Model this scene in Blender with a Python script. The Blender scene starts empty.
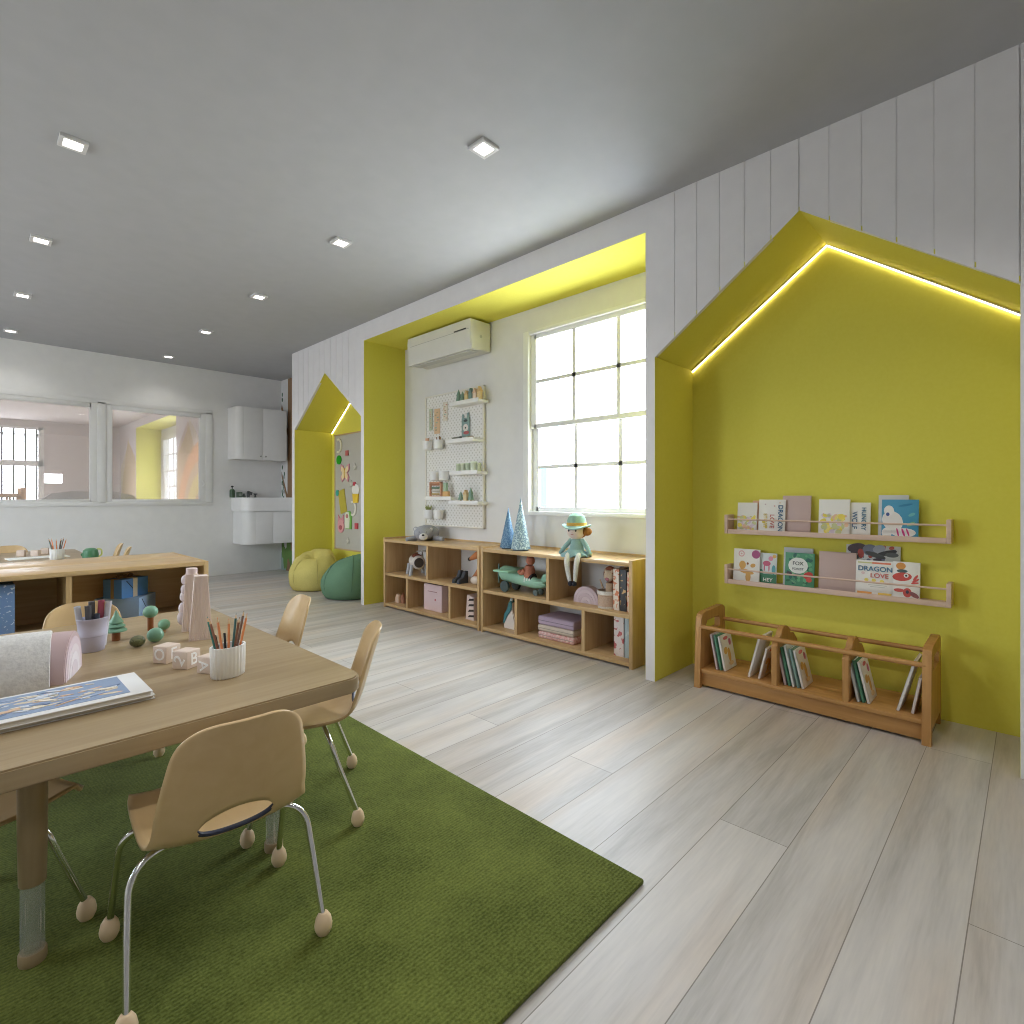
import bpy, bmesh, math, random
from mathutils import Vector, Matrix, Euler
random.seed(7)
S = bpy.context.scene
C = S.collection
PI = math.pi
R = math.radians

# ------------------------------------------------------------------ materials
def lin(c):
    return tuple((v/12.92 if v <= .04045 else ((v+.055)/1.055)**2.4) for v in [x/255 for x in c])+(1,)
_m = {}
def new_mat(name):
    m = bpy.data.materials.new(name); m.use_nodes = True
    nt = m.node_tree; b = nt.nodes['Principled BSDF']
    return m, nt, b
def N(nt, kind, **kw):
    n = nt.nodes.new(kind)
    for k, v in kw.items():
        if k in n.inputs: n.inputs[k].default_value = v
        else: setattr(n, k, v)
    return n
def plain(rgb, rough=.55, metal=0, spec=.4):
    key = ('p', tuple(rgb), rough, metal, spec)
    if key not in _m:
        m, nt, b = new_mat('paint_%d_%d_%d' % tuple(rgb))
        tc = N(nt, 'ShaderNodeTexCoord'); no = N(nt, 'ShaderNodeTexNoise', Scale=9.0, Detail=3.0)
        nt.links.new(tc.outputs['Object'], no.inputs['Vector'])
        mx = N(nt, 'ShaderNodeMix', data_type='RGBA'); c = lin(rgb)
        mx.inputs[6].default_value = tuple(x*.95 for x in c[:3])+(1,); mx.inputs[7].default_value = tuple(min(1, x*1.05) for x in c[:3])+(1,)
        nt.links.new(no.outputs['Fac'], mx.inputs[0]); nt.links.new(mx.outputs[2], b.inputs['Base Color'])
        b.inputs['Roughness'].default_value = rough; b.inputs['Metallic'].default_value = metal
        b.inputs['Specular IOR Level'].default_value = spec
        _m[key] = m
    return _m[key]
def wood(rgb1, rgb2, axis='X', rough=.42, scale=1.0, spec=.4):
    key = ('w', tuple(rgb1), tuple(rgb2), axis, rough, scale)
    if key not in _m:
        m, nt, b = new_mat('wood_%d_%s' % (rgb1[0], axis))
        tc = N(nt, 'ShaderNodeTexCoord'); mp = N(nt, 'ShaderNodeMapping')
        s = {'X': (1.6, 26, 26), 'Y': (26, 1.6, 26), 'Z': (26, 26, 1.6)}[axis]
        mp.inputs['Scale'].default_value = tuple(v*scale for v in s)
        nt.links.new(tc.outputs['Object'], mp.inputs['Vector'])
        n1 = N(nt, 'ShaderNodeTexNoise', Scale=1.6, Detail=6.0, Distortion=.6); nt.links.new(mp.outputs[0], n1.inputs['Vector'])
        n2 = N(nt, 'ShaderNodeTexNoise', Scale=.35, Detail=2.0); nt.links.new(mp.outputs[0], n2.inputs['Vector'])
        ad = N(nt, 'ShaderNodeMath', operation='ADD'); nt.links.new(n1.outputs['Fac'], ad.inputs[0]); nt.links.new(n2.outputs['Fac'], ad.inputs[1])
        cr = N(nt, 'ShaderNodeValToRGB'); cr.color_ramp.elements[0].position = .36; cr.color_ramp.elements[1].position = .64
        cr.color_ramp.elements[0].color = lin(rgb2); cr.color_ramp.elements[1].color = lin(rgb1)
        hf = N(nt, 'ShaderNodeMath', operation='MULTIPLY'); hf.inputs[1].default_value = .5
        nt.links.new(ad.outputs[0], hf.inputs[0]); nt.links.new(hf.outputs[0], cr.inputs[0]); nt.links.new(cr.outputs[0], b.inputs['Base Color'])
        b.inputs['Roughness'].default_value = rough; b.inputs['Specular IOR Level'].default_value = spec
        _m[key] = m
    return _m[key]
def fabric(rgb, rgb2=None, scale=220, rough=.9, bump=.15, var=5.0):
    key = ('f', tuple(rgb), tuple(rgb2 or rgb), scale, bump)
    if key not in _m:
        m, nt, b = new_mat('fabric_%d_%d_%d' % tuple(rgb))
        tc = N(nt, 'ShaderNodeTexCoord')
        n1 = N(nt, 'ShaderNodeTexNoise', Scale=float(scale), Detail=2.0); n2 = N(nt, 'ShaderNodeTexNoise', Scale=var, Detail=3.0)
        for n in (n1, n2): nt.links.new(tc.outputs['Object'], n.inputs['Vector'])
        av = N(nt, 'ShaderNodeMix', data_type='FLOAT'); av.inputs[0].default_value = .5
        nt.links.new(n1.outputs['Fac'], av.inputs[2]); nt.links.new(n2.outputs['Fac'], av.inputs[3])
        cr = N(nt, 'ShaderNodeValToRGB'); a = lin(rgb); d = lin(rgb2) if rgb2 else tuple(x*.72 for x in a[:3])+(1,)
        cr.color_ramp.elements[0].position = .35; cr.color_ramp.elements[1].position = .65
        cr.color_ramp.elements[0].color = d; cr.color_ramp.elements[1].color = a
        nt.links.new(av.outputs[0], cr.inputs[0]); nt.links.new(cr.outputs[0], b.inputs['Base Color'])
        bp = N(nt, 'ShaderNodeBump', Strength=bump, Distance=.004); nt.links.new(n1.outputs['Fac'], bp.inputs['Height']); nt.links.new(bp.outputs[0], b.inputs['Normal'])
        b.inputs['Roughness'].default_value = rough; b.inputs['Specular IOR Level'].default_value = .15
        _m[key] = m
    return _m[key]
def emit(rgb, strength):
    m = bpy.data.materials.new('lamp_glow'); m.use_nodes = True; nt = m.node_tree; nt.nodes.clear()
    e = N(nt, 'ShaderNodeEmission', Color=lin(rgb), Strength=strength); o = N(nt, 'ShaderNodeOutputMaterial')
    nt.links.new(e.outputs[0], o.inputs[0]); return m
def glass(tint=(1, 1, 1), refl=.08, rough=.0, haze=0):
    m = bpy.data.materials.new('clear_glass'); m.use_nodes = True; nt = m.node_tree; nt.nodes.clear()
    t = N(nt, 'ShaderNodeBsdfTransparent', Color=tint+(1,)); g = N(nt, 'ShaderNodeBsdfGlossy', Roughness=rough)
    lw0 = N(nt, 'ShaderNodeLayerWeight', Blend=.5); lw = N(nt, 'ShaderNodeMath', operation='POWER'); lw.inputs[1].default_value = 4.0; nt.links.new(lw0.outputs['Facing'], lw.inputs[0]); ad = N(nt, 'ShaderNodeMath', operation='MAXIMUM'); ad.inputs[1].default_value = refl
    mx = N(nt, 'ShaderNodeMixShader'); o = N(nt, 'ShaderNodeOutputMaterial')
    nt.links.new(lw.outputs[0], ad.inputs[0]); nt.links.new(ad.outputs[0], mx.inputs[0])
    nt.links.new(t.outputs[0], mx.inputs[1]); nt.links.new(g.outputs[0], mx.inputs[2])
    out = mx
    if haze:
        df = N(nt, 'ShaderNodeBsdfDiffuse', Color=(.85, .87, .86, 1)); out = N(nt, 'ShaderNodeMixShader'); out.inputs[0].default_value = haze; nt.links.new(mx.outputs[0], out.inputs[1]); nt.links.new(df.outputs[0], out.inputs[2])
    nt.links.new(out.outputs[0], o.inputs[0])
    return m
CHROME = plain((232, 232, 234), .16, 1.0)
STEEL = plain((150, 152, 155), .3, 1.0)
WHITE = plain((226, 226, 224), .6)
WHITEG = plain((232, 232, 230), .3)
DARK = plain((28, 28, 30), .5)

def floor_mat():
    m, nt, b = new_mat('floor_planks'); L = nt.links.new
    g = N(nt, 'ShaderNodeNewGeometry'); sp = N(nt, 'ShaderNodeSeparateXYZ'); L(g.outputs['Position'], sp.inputs[0])
    def M(op, a, c=None):
        n = N(nt, 'ShaderNodeMath', operation=op)
        for i, v in enumerate((a, c)):
            if v is None: continue
            if isinstance(v, (int, float)): n.inputs[i].default_value = v
            else: L(v, n.inputs[i])
        return n.outputs[0]
    W = .2065; Lg = 3.3
    r = M('DIVIDE', M('SUBTRACT', sp.outputs[1], .113), W); row = M('FLOOR', r); fy = M('SUBTRACT', r, row)
    off = M('MULTIPLY', M('FLOORED_MODULO', M('ADD', row, 1), 3), Lg/3)
    c = M('DIVIDE', M('SUBTRACT', M('SUBTRACT', sp.outputs[0], 1.735), off), Lg); col = M('FLOOR', c); fx = M('SUBTRACT', c, col)
    ey = M('MULTIPLY', M('MINIMUM', fy, M('SUBTRACT', 1, fy)), W); ex = M('MULTIPLY', M('MINIMUM', fx, M('SUBTRACT', 1, fx)), Lg)
    seam = M('LESS_THAN', M('MINIMUM', ex, ey), .0013)
    cv = N(nt, 'ShaderNodeCombineXYZ'); L(row, cv.inputs[0]); L(col, cv.inputs[1])
    wn = N(nt, 'ShaderNodeTexWhiteNoise', noise_dimensions='2D'); L(cv.outputs[0], wn.inputs['Vector'])
    v2 = N(nt, 'ShaderNodeCombineXYZ'); L(M('ADD', M('MULTIPLY', sp.outputs[0], 1.1), M('MULTIPLY', row, 7.3)), v2.inputs[0]); L(M('MULTIPLY', sp.outputs[1], 13.0), v2.inputs[1])
    n1 = N(nt, 'ShaderNodeTexNoise', Scale=1.0, Detail=6.0, Distortion=.5); L(v2.outputs[0], n1.inputs['Vector'])
    v3 = N(nt, 'ShaderNodeCombineXYZ'); L(M('MULTIPLY', sp.outputs[0], 9.0), v3.inputs[0]); L(M('MULTIPLY', sp.outputs[1], 120.0), v3.inputs[1])
    n2 = N(nt, 'ShaderNodeTexNoise', Scale=1.0, Detail=4.0); L(v3.outputs[0], n2.inputs['Vector'])
    cr = N(nt, 'ShaderNodeValToRGB'); e = cr.color_ramp.elements
    e[0].position = .3; e[0].color = lin((168, 164, 160)); e[1].position = .7; e[1].color = lin((206, 201, 196))
    k = e.new(.5); k.color = lin((191, 187, 184))
    mx = M('ADD', M('MULTIPLY', n1.outputs['Fac'], .72), M('ADD', M('MULTIPLY', n2.outputs['Fac'], .26), M('MULTIPLY', M('SUBTRACT', wn.outputs['Value'], .5), .16)))
    L(mx, cr.inputs[0])
    mm = N(nt, 'ShaderNodeMix', data_type='RGBA'); mm.inputs[7].default_value = lin((104, 96, 88))
    v4 = N(nt, 'ShaderNodeCombineXYZ'); L(M('ADD', M('MULTIPLY', sp.outputs[0], .8), M('MULTIPLY', row, 3.1)), v4.inputs[0]); L(M('MULTIPLY', sp.outputs[1], 5.0), v4.inputs[1])
    n3 = N(nt, 'ShaderNodeTexNoise', Scale=1.0, Detail=3.0); L(v4.outputs[0], n3.inputs['Vector'])
    tr = N(nt, 'ShaderNodeValToRGB'); tr.color_ramp.elements[0].position = .46; tr.color_ramp.elements[1].position = .72   # tan heart-wood streaks
    tr.color_ramp.elements[0].color = (0, 0, 0, 1); tr.color_ramp.elements[1].color = (.6, .6, .6, 1); L(n3.outputs['Fac'], tr.inputs[0])
    tn = N(nt, 'ShaderNodeMix', data_type='RGBA', blend_type='MULTIPLY'); tn.inputs[7].default_value = (1.0, .86, .72, 1); L(tr.outputs[0], tn.inputs[0]); L(cr.outputs[0], tn.inputs[6])
    L(M('MULTIPLY', seam, .75), mm.inputs[0]); L(tn.outputs[2], mm.inputs[6]); L(mm.outputs[2], b.inputs['Base Color'])
    b.inputs['Roughness'].default_value = .42; b.inputs['Specular IOR Level'].default_value = .3
    return m
def rug_mat():
    m, nt, b = new_mat('green_pile'); L = nt.links.new
    tc = N(nt, 'ShaderNodeTexCoord')
    n1 = N(nt, 'ShaderNodeTexNoise', Scale=170.0, Detail=2.0); n2 = N(nt, 'ShaderNodeTexNoise', Scale=5.0, Detail=4.0)
    wv = N(nt, 'ShaderNodeTexWave', Scale=30.0, Distortion=2.5, wave_type='BANDS', bands_direction='Y'); wv.inputs['Detail Scale'].default_value = 6.0; wv.inputs['Detail'].default_value = 2.0
    for n in (n1, n2, wv): L(tc.outputs['Object'], n.inputs['Vector'])
    a = N(nt, 'ShaderNodeMix', data_type='FLOAT'); a.inputs[0].default_value = .45; L(n1.outputs['Fac'], a.inputs[2]); L(n2.outputs['Fac'], a.inputs[3])
    a2 = N(nt, 'ShaderNodeMix', data_type='FLOAT'); a2.inputs[0].default_value = .13; L(a.outputs[0], a2.inputs[2]); L(wv.outputs['Fac'], a2.inputs[3])
    cr = N(nt, 'ShaderNodeValToRGB'); cr.color_ramp.elements[0].position = .33; cr.color_ramp.elements[1].position = .68
    cr.color_ramp.elements[0].color = lin((66, 75, 27)); cr.color_ramp.elements[1].color = lin((113, 122, 58)); L(a2.outputs[0], cr.inputs[0]); L(cr.outputs[0], b.inputs['Base Color'])
    bp = N(nt, 'ShaderNodeBump', Strength=.6, Distance=.006); L(a2.outputs[0], bp.inputs['Height']); L(bp.outputs[0], b.inputs['Normal'])
    b.inputs['Roughness'].default_value = .95; b.inputs['Specular IOR Level'].default_value = .1
    b.inputs['Sheen Weight'].default_value = .05
    return m
def dots_mat(rgb, dot, pitch, rad, ax=('X', 'Z')):
    m, nt, b = new_mat('perforated'); L = nt.links.new
    tc = N(nt, 'ShaderNodeTexCoord'); sp = N(nt, 'ShaderNodeSeparateXYZ'); mp = N(nt, 'ShaderNodeMapping'); mp.inputs['Rotation'].default_value = (0, R(45), 0); L(tc.outputs['Object'], mp.inputs[0]); L(mp.outputs[0], sp.inputs[0])
    ds = []
    for o in ax:
        d = N(nt, 'ShaderNodeMath', operation='DIVIDE'); d.inputs[1].default_value = pitch; L(sp.outputs[o], d.inputs[0])
        f = N(nt, 'ShaderNodeMath', operation='PINGPONG'); f.inputs[1].default_value = .5; L(d.outputs[0], f.inputs[0])
        ds.append(f.outputs[0])
    q = N(nt, 'ShaderNodeCombineXYZ'); L(ds[0], q.inputs[0]); L(ds[1], q.inputs[1])
    ln = N(nt, 'ShaderNodeVectorMath', operation='LENGTH'); L(q.outputs[0], ln.inputs[0])
    lt = N(nt, 'ShaderNodeMath', operation='LESS_THAN'); lt.inputs[1].default_value = rad; L(ln.outputs['Value'], lt.inputs[0])
    mx = N(nt, 'ShaderNodeMix', data_type='RGBA'); mx.inputs[6].default_value = lin(rgb); mx.inputs[7].default_value = lin(dot)
    L(lt.outputs[0], mx.inputs[0]); L(mx.outputs[2], b.inputs['Base Color']); b.inputs['Roughness'].default_value = .6
    return m
def speckle(rgb, rgb2, scale, thr=.55, rough=.6, stretch=(1, 1, 1)):
    m, nt, b = new_mat('printed_pattern'); L = nt.links.new
    tc = N(nt, 'ShaderNodeTexCoord'); mp = N(nt, 'ShaderNodeMapping'); mp.inputs['Scale'].default_value = stretch; L(tc.outputs['Object'], mp.inputs[0])
    n = N(nt, 'ShaderNodeTexNoise', Scale=float(scale), Detail=1.5, Distortion=.8); L(mp.outputs[0], n.inputs['Vector'])
    cr = N(nt, 'ShaderNodeValToRGB'); cr.color_ramp.elements[0].position = thr; cr.color_ramp.elements[1].position = thr+.03
    cr.color_ramp.elements[0].color = lin(rgb); cr.color_ramp.elements[1].color = lin(rgb2)
    L(n.outputs['Fac'], cr.inputs[0]); L(cr.outputs[0], b.inputs['Base Color']); b.inputs['Roughness'].default_value = rough
    return m

# ------------------------------------------------------------------ mesh helpers
class MB:
    def __init__(s): s.b = bmesh.new(); s.mi = 0
    def _tag(s, fs):
        for f in fs: f.material_index = s.mi
    def box(s, x0, x1, y0, y1, z0, z1, bev=0, seg=2, M=None):
        r = bmesh.ops.create_cube(s.b, size=1); vs = r['verts']
        for v in vs: v.co = Vector(((x0+x1)/2+v.co.x*(x1-x0), (y0+y1)/2+v.co.y*(y1-y0), (z0+z1)/2+v.co.z*(z1-z0)))
        if M is not None:
            for v in vs: v.co = M @ v.co
        fs = list({f for v in vs for f in v.link_faces}); s._tag(fs)
        if bev:
            es = list({e for f in fs for e in f.edges})
            rr = bmesh.ops.bevel(s.b, geom=es, offset=bev, segments=seg, affect='EDGES', profile=.5, clamp_overlap=True, material=-1)
        return s
    def prism(s, pts, y0, y1, plane='XZ', bev=0, holes=None):
        # pts: 2d outline; extruded along the third axis from y0 to y1
        def P(p, t): return {'XZ': (p[0], t, p[1]), 'XY': (p[0], p[1], t), 'YZ': (t, p[0], p[1])}[plane]
        a = [s.b.verts.new(P(p, y0)) for p in pts]; c = [s.b.verts.new(P(p, y1)) for p in pts]; n = len(pts); fs = []
        fs.append(s.b.faces.new(a)); fs.append(s.b.faces.new(c[::-1]))
        sides = []
        for i in range(n): sides.append(s.b.faces.new((a[i], c[i], c[(i+1) % n], a[(i+1) % n])))
        fs += sides; s._tag(fs); bmesh.ops.recalc_face_normals(s.b, faces=fs)
        if bev:
            es = list(set(fs[0].edges) | set(fs[1].edges)); bmesh.ops.bevel(s.b, geom=es, offset=bev, segments=2, affect='EDGES', material=-1)
        return s
    def lathe(s, prof, c=(0, 0, 0), n=28, M=None, fn=None):
        rings = []
        for r, z in prof:
            ring = []
            for i in range(n):
                a = 2*PI*i/n; q = Vector((r*math.cos(a), r*math.sin(a), z))
                if fn: q = Vector(fn(q, a))
                if M is not None: q = M @ q
                ring.append(s.b.verts.new(q+Vector(c)))
            rings.append(ring)
        fs = []
        for k in range(len(rings)-1):
            for i in range(n): fs.append(s.b.faces.new((rings[k][i], rings[k][(i+1) % n], rings[k+1][(i+1) % n], rings[k+1][i])))
        fs.append(s.b.faces.new(rings[0][::-1])); fs.append(s.b.faces.new(rings[-1])); s._tag(fs)
        bmesh.ops.recalc_face_normals(s.b, faces=fs)
        return s
    def ball(s, c, r, M=None, n=20):
        if isinstance(r, (int, float)): r = (r, r, r)
        rr = bmesh.ops.create_uvsphere(s.b, u_segments=n, v_segments=max(8, n*2//3), radius=1)
        T = Matrix.Translation(c) @ (M.to_4x4() if M is not None else Matrix()) @ Matrix.Diagonal((*r, 1))
        for v in rr['verts']: v.co = T @ v.co
        s._tag({f for v in rr['verts'] for f in v.link_faces}); return s
    def tube(s, pts, r, n=10, smooth=True, cap=True):
        pts = [Vector(p) for p in pts]; k = len(pts)
        rs = r if isinstance(r, (list, tuple)) else [r]*k
        if smooth and k > 2:
            q = []; qr = []
            for i in range(k-1):
                p0 = pts[max(i-1, 0)]; p1 = pts[i]; p2 = pts[i+1]; p3 = pts[min(i+2, k-1)]
                for j in range(6):
                    t = j/6
                    q.append(.5*((2*p1)+(p2-p0)*t+(2*p0-5*p1+4*p2-p3)*t*t+(3*p1-p0-3*p2+p3)*t**3)); qr.append(rs[i]*(1-t)+rs[i+1]*t)
            q.append(pts[-1]); qr.append(rs[-1]); pts, rs = q, qr
        d0 = (pts[1]-pts[0]).normalized(); u = d0.orthogonal().normalized(); rings = []
        for i, p in enumerate(pts):
            d = (pts[min(i+1, len(pts)-1)]-pts[max(i-1, 0)]).normalized()
            u = (u-d*u.dot(d)).normalized(); w = d.cross(u)
            rings.append([s.b.verts.new(p+(u*math.cos(2*PI*j/n)+w*math.sin(2*PI*j/n))*rs[i]) for j in range(n)])
        fs = []
        for a, c in zip(rings, rings[1:]):
            for j in range(n): fs.append(s.b.faces.new((a[j], a[(j+1) % n], c[(j+1) % n], c[j])))
        if cap: fs += [s.b.faces.new(rings[0][::-1]), s.b.faces.new(rings[-1])]
        s._tag(fs); bmesh.ops.recalc_face_normals(s.b, faces=fs); return s
    def poly(s, pts):
        f = s.b.faces.new([s.b.verts.new(p) for p in pts]); f.material_index = s.mi; return s
    def build(s, name, mats, parent=None, loc=(0, 0, 0), rot=(0, 0, 0), smooth=True, ang=32):
        me = bpy.data.meshes.new(name); s.b.to_mesh(me); s.b.free()
        for m in (mats if isinstance(mats, (list, tuple)) else [mats]): me.materials.append(m)
        if smooth:
            me.shade_smooth(); me.set_sharp_from_angle(angle=R(ang))
        o = bpy.data.objects.new(name, me); C.objects.link(o); o.location = loc; o.rotation_euler = rot
        if parent: o.parent = parent
        return o
def thing(name, label, cat, loc=(0, 0, 0), rz=0, group=None):
    o = bpy.data.objects.new(name, None); o.empty_display_size = .05; C.objects.link(o)
    o.location = loc; o.rotation_euler = (0, 0, rz); o['label'] = label; o['category'] = cat
    if group: o['group'] = group
    return o
def tag(o, label, cat, group=None):
    o['label'] = label; o['category'] = cat
    if group: o['group'] = group
    return o
def struct(o): o['kind'] = 'structure'; return o
def lab(o, t): o['label'] = t; return o
def copy_tree(o, parent=None):
    c = o.copy(); C.objects.link(c)
    if parent: c.parent = parent
    for ch in list(o.children): copy_tree(ch, c)
    return c
def dup(o, label, loc, rz=None, group=None):
    c = copy_tree(o); c.location = loc
    if rz is not None: c.rotation_euler = (0, 0, rz)
    c['label'] = label
    if group: c['group'] = group
    return c
_font_cache = {}
def text_mesh(body, size, extrude=.0006, stretch=1.0):
    cu = bpy.data.curves.new('lettering', 'FONT'); cu.body = body; cu.size = size; cu.extrude = extrude; cu.align_x = 'CENTER'; cu.align_y = 'CENTER'; cu.offset = size*.012
    cu.space_line = .8
    o = bpy.data.objects.new('lettering', cu); C.objects.link(o)
    dg = bpy.context.evaluated_depsgraph_get(); me = bpy.data.meshes.new_from_object(o.evaluated_get(dg))
    bpy.data.objects.remove(o); bpy.data.curves.remove(cu); return me
def text(name, body, size, mat, parent, loc, rot, sx=1.0):
    me = text_mesh(body, size); me.materials.clear(); me.materials.append(mat)
    o = bpy.data.objects.new(name, me); C.objects.link(o); o.parent = parent; o.location = loc; o.rotation_euler = rot; o.scale = (sx, 1, 1); return o
def blobs(name, parent, items, y, t=.0006):
    """flat printed shapes on a plane facing local -Y; items (cx, cz, rx, rz, rot, rgb[, sides])"""
    mb = MB(); mats = []; idx = {}
    for k, it in enumerate(items):
        cx, cz, rx, rz, ro, rgb = it[:6]; n = it[6] if len(it) > 6 else 14
        if rgb not in idx: idx[rgb] = len(mats); mats.append(plain(rgb, .6))
        mb.mi = idx[rgb]; pts = []
        for i in range(n):
            a = 2*PI*i/n+(PI/4 if n == 4 else 0); q = 1.414 if n == 4 else 1
            x = rx*q*math.cos(a); z = rz*q*math.sin(a)
            pts.append((cx+x*math.cos(ro)-z*math.sin(ro), cz+x*math.sin(ro)+z*math.cos(ro)))
        mb.prism(pts, y-t-k*.00003, y+.0002)
    return mb.build(name, mats, parent, smooth=False)

# ------------------------------------------------------------------ room shell
XP, XW, H = 2.766, 3.246, 2.745
YL, YR_, YF = -3.2, 16.2, 7.87
XL = -2.6
YEL = None
def yellow_mat():
    m, nt, b = new_mat('yellow_paint')
    tc = N(nt, 'ShaderNodeTexCoord'); n = N(nt, 'ShaderNodeTexNoise', Scale=60.0, Detail=4.0); nt.links.new(tc.outputs['Object'], n.inputs['Vector'])
    mx = N(nt, 'ShaderNodeMix', data_type='RGBA'); mx.inputs[6].default_value = lin((218, 210, 86)); mx.inputs[7].default_value = lin((224, 217, 98))
    nt.links.new(n.outputs['Fac'], mx.inputs[0]); nt.links.new(mx.outputs[2], b.inputs['Base Color']); b.inputs['Roughness'].default_value = .75
    b.inputs['Specular IOR Level'].default_value = .2; return m
YEL = yellow_mat()
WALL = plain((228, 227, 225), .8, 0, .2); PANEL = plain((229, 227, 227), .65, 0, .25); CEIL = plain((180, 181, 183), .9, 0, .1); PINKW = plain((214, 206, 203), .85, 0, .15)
struct(MB().box(XL-.1, XW+.2, YL-.1, 16.3, -.12, 0).build('floor', floor_mat(), smooth=False))
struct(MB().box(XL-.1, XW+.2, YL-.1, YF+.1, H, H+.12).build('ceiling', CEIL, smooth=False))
struct(MB().box(XL-.1, XW+.2, YF+.1, 16.3, H, H+.12).build('ceiling_next_room', PINKW, smooth=False))
FILLWIN = [(3.1, 4.3), (5.4, 6.6)]  # unseen openings added in the left wall to let in fill light
mb = MB()
for y0, y1, z0, z1 in [(YL-.1, FILLWIN[0][0], 0, H), (FILLWIN[0][1], FILLWIN[1][0], 0, H), (FILLWIN[1][1], 16.3, 0, H)]+[(a, b, 0, .9) for a, b in FILLWIN]+[(a, b, 2.3, H) for a, b in FILLWIN]: mb.box(XL-.12, XL, y0, y1, z0, z1)
struct(mb.build('wall_left', WALL, smooth=False))
struct(MB().box(XL, XW+.12, YL-.12, YL, 0, H).build('wall_near', WALL, smooth=False))
# right wall with the window opening and, in the next room, another
XF = 3.30
WY0, WY1, WZ0, WZ1 = 1.608, 2.985, .907, 2.39
mb = MB()
for y0, y1, z0, z1 in [(YL, WY0, 0, H), (WY1, 6.28, 0, H), (YF+.1, 11.45, 0, H), (WY0, WY1, 0, WZ0), (WY0, WY1, WZ1, H), (12.6, 16.3, 0, H), (11.45, 12.6, 0, WZ0), (11.45, 12.6, WZ1, H)]:
    mb.box(XW, XW+.12, y0, y1, z0, z1)
mb.box(XF, XF+.12, 6.28, YF+.1, 0, H)
struct(mb.build('wall_right', plain((223, 222, 221), .8, 0, .2), smooth=False))
# far wall with the two inner panes
FX0, FX1, FZ0, FZ1 = -1.4, 2.344, .98, 2.17
mb = MB()
for x0, x1, z0, z1 in [(XL, FX0, 0, H), (FX1, XF, 0, H), (FX0, FX1, 0, FZ0), (FX0, FX1, FZ1, H)]: mb.box(x0, x1, YF, YF+.1, z0, z1)
struct(mb.build('wall_far', WALL, smooth=False))
# panelled front of the right wall: boards with real grooves, cut round the openings
def profile(openings, y):
    for pts in openings:
        for (ya, za), (yb, zb) in zip(pts, pts[1:]):
            if ya <= y <= yb and yb > ya: return za+(zb-za)*(y-ya)/(yb-ya)
    return 0
OPN = [[(.031, 1.85), (.788, 2.403), (1.544, 1.848)], [(1.602, 2.578), (4.681, 2.578)], [(4.735, 1.846), (5.48, 2.39), (6.224, 1.842)]]
def panel(name, openings, ya, yb, grooves, mat):
    cuts = sorted({ya, yb, *[p[0] for o in openings for p in o], *[g for g in grooves if ya < g < yb]}); mb = MB()
    for a, b in zip(cuts, cuts[1:]):
        e = 1e-4; za = profile(openings, a+e); zb = profile(openings, b-e)
        mb.prism([(a, za), (b, zb), (b, H), (a, H)], XP+.003, XP+.024, 'YZ')
        a2 = a+(.0026 if a in grooves else 0); b2 = b-(.0026 if b in grooves else 0)
        mb.prism([(a2, za), (b2, zb), (b2, H), (a2, H)], XP, XP+.0035, 'YZ')
    return struct(mb.build(name, mat, smooth=False))
G = [.79+.1262*k for k in range(-20, 6)]+[5.48+.1262*k for k in range(-5, 7)]
panel('wall_right_panel', OPN, -3.2, 6.292, G, PANEL)
struct(MB().box(XP+.001, XF, 6.274, 6.292, 0, H).build('trim_1', PANEL, smooth=False))
def niche(name, o, slab=.012):
    (y0, z0), (ya, za), (y1, z1) = o; mb = MB(); a = XP+.0015; b = XW-.001
    e = .0012; a = XP+.0008; y0 += e; y1 -= e; z0 -= e; z1 -= e; za -= e
    mb.box(a, b, y0-slab, y0, 0, z0+.002); mb.box(a, b, y1, y1+slab, 0, z1+.002)
    mb.prism([(y0-slab, z0), (ya, za), (ya, za+.02), (y0-slab, z0+.02)], a, b, 'YZ'); mb.prism([(ya, za), (y1+slab, z1), (y1+slab, z1+.02), (ya, za+.02)], a, b, 'YZ')
    mb.prism([(y0, 0), (y1, 0), (y1, z1), (ya, za), (y0, z0)], b-.006, b, 'YZ')
    return struct(mb.build(name, YEL, smooth=False))
niche('wall_right_gable_niche', OPN[0]); niche('wall_far_right_gable_niche', OPN[2])
def recess(name, y0, y1, z, mat, a=XP+.0015, b=XW-.001, sl=.012):
    a = XP+.0008; y0 += .0012; y1 -= .0012; z -= .0012
    return struct(MB().box(a, b, y0-sl, y0, 0, z+sl).box(a, b, y1, y1+sl, 0, z+sl).box(a, b, y0, y1, z, z+sl).build(name, mat, smooth=False))
recess('wall_right_window_recess', 1.602, 4.681, 2.578, YEL)
# white jamb of the niche edge
# LED strips under the gable roofs
LED = emit((255, 238, 206), 14.0)
def led(o, label):
    (y0, z0), (ya, za), (y1, z1) = o; t = .0036
    mb = MB()
    mb.prism([(y0, z0-.0065), (ya, za-.0065), (ya, za-.0065-t*1.25), (y0, z0-.0065-t*1.25)], XW-.0145, XW-.0085, 'YZ')
    mb.prism([(ya, za-.0065), (y1, z1-.0065), (y1, z1-.0065-t*1.25), (ya, za-.0065-t*1.25)], XW-.0145, XW-.0085, 'YZ')
    o = tag(mb.build('light_strip', LED, smooth=False), label, 'light')
    mb = MB()
    for (p, pz), (q, qz) in (((y0, z0), (ya, za)), ((ya, za), (y1, z1))): mb.prism([(p, pz-.0015), (q, qz-.0015), (q, qz-.0065), (p, pz-.0065)], XW-.019, XW-.0085, 'YZ')
    mb.build('led_shield', WHITE, o, smooth=False); return o  # shield added above the strip to keep its light off the gable slopes
led(OPN[0], 'glowing light strip along the gable of the yellow book nook'); led(OPN[2], 'glowing light strip along the gable of the bean bag nook')

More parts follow.
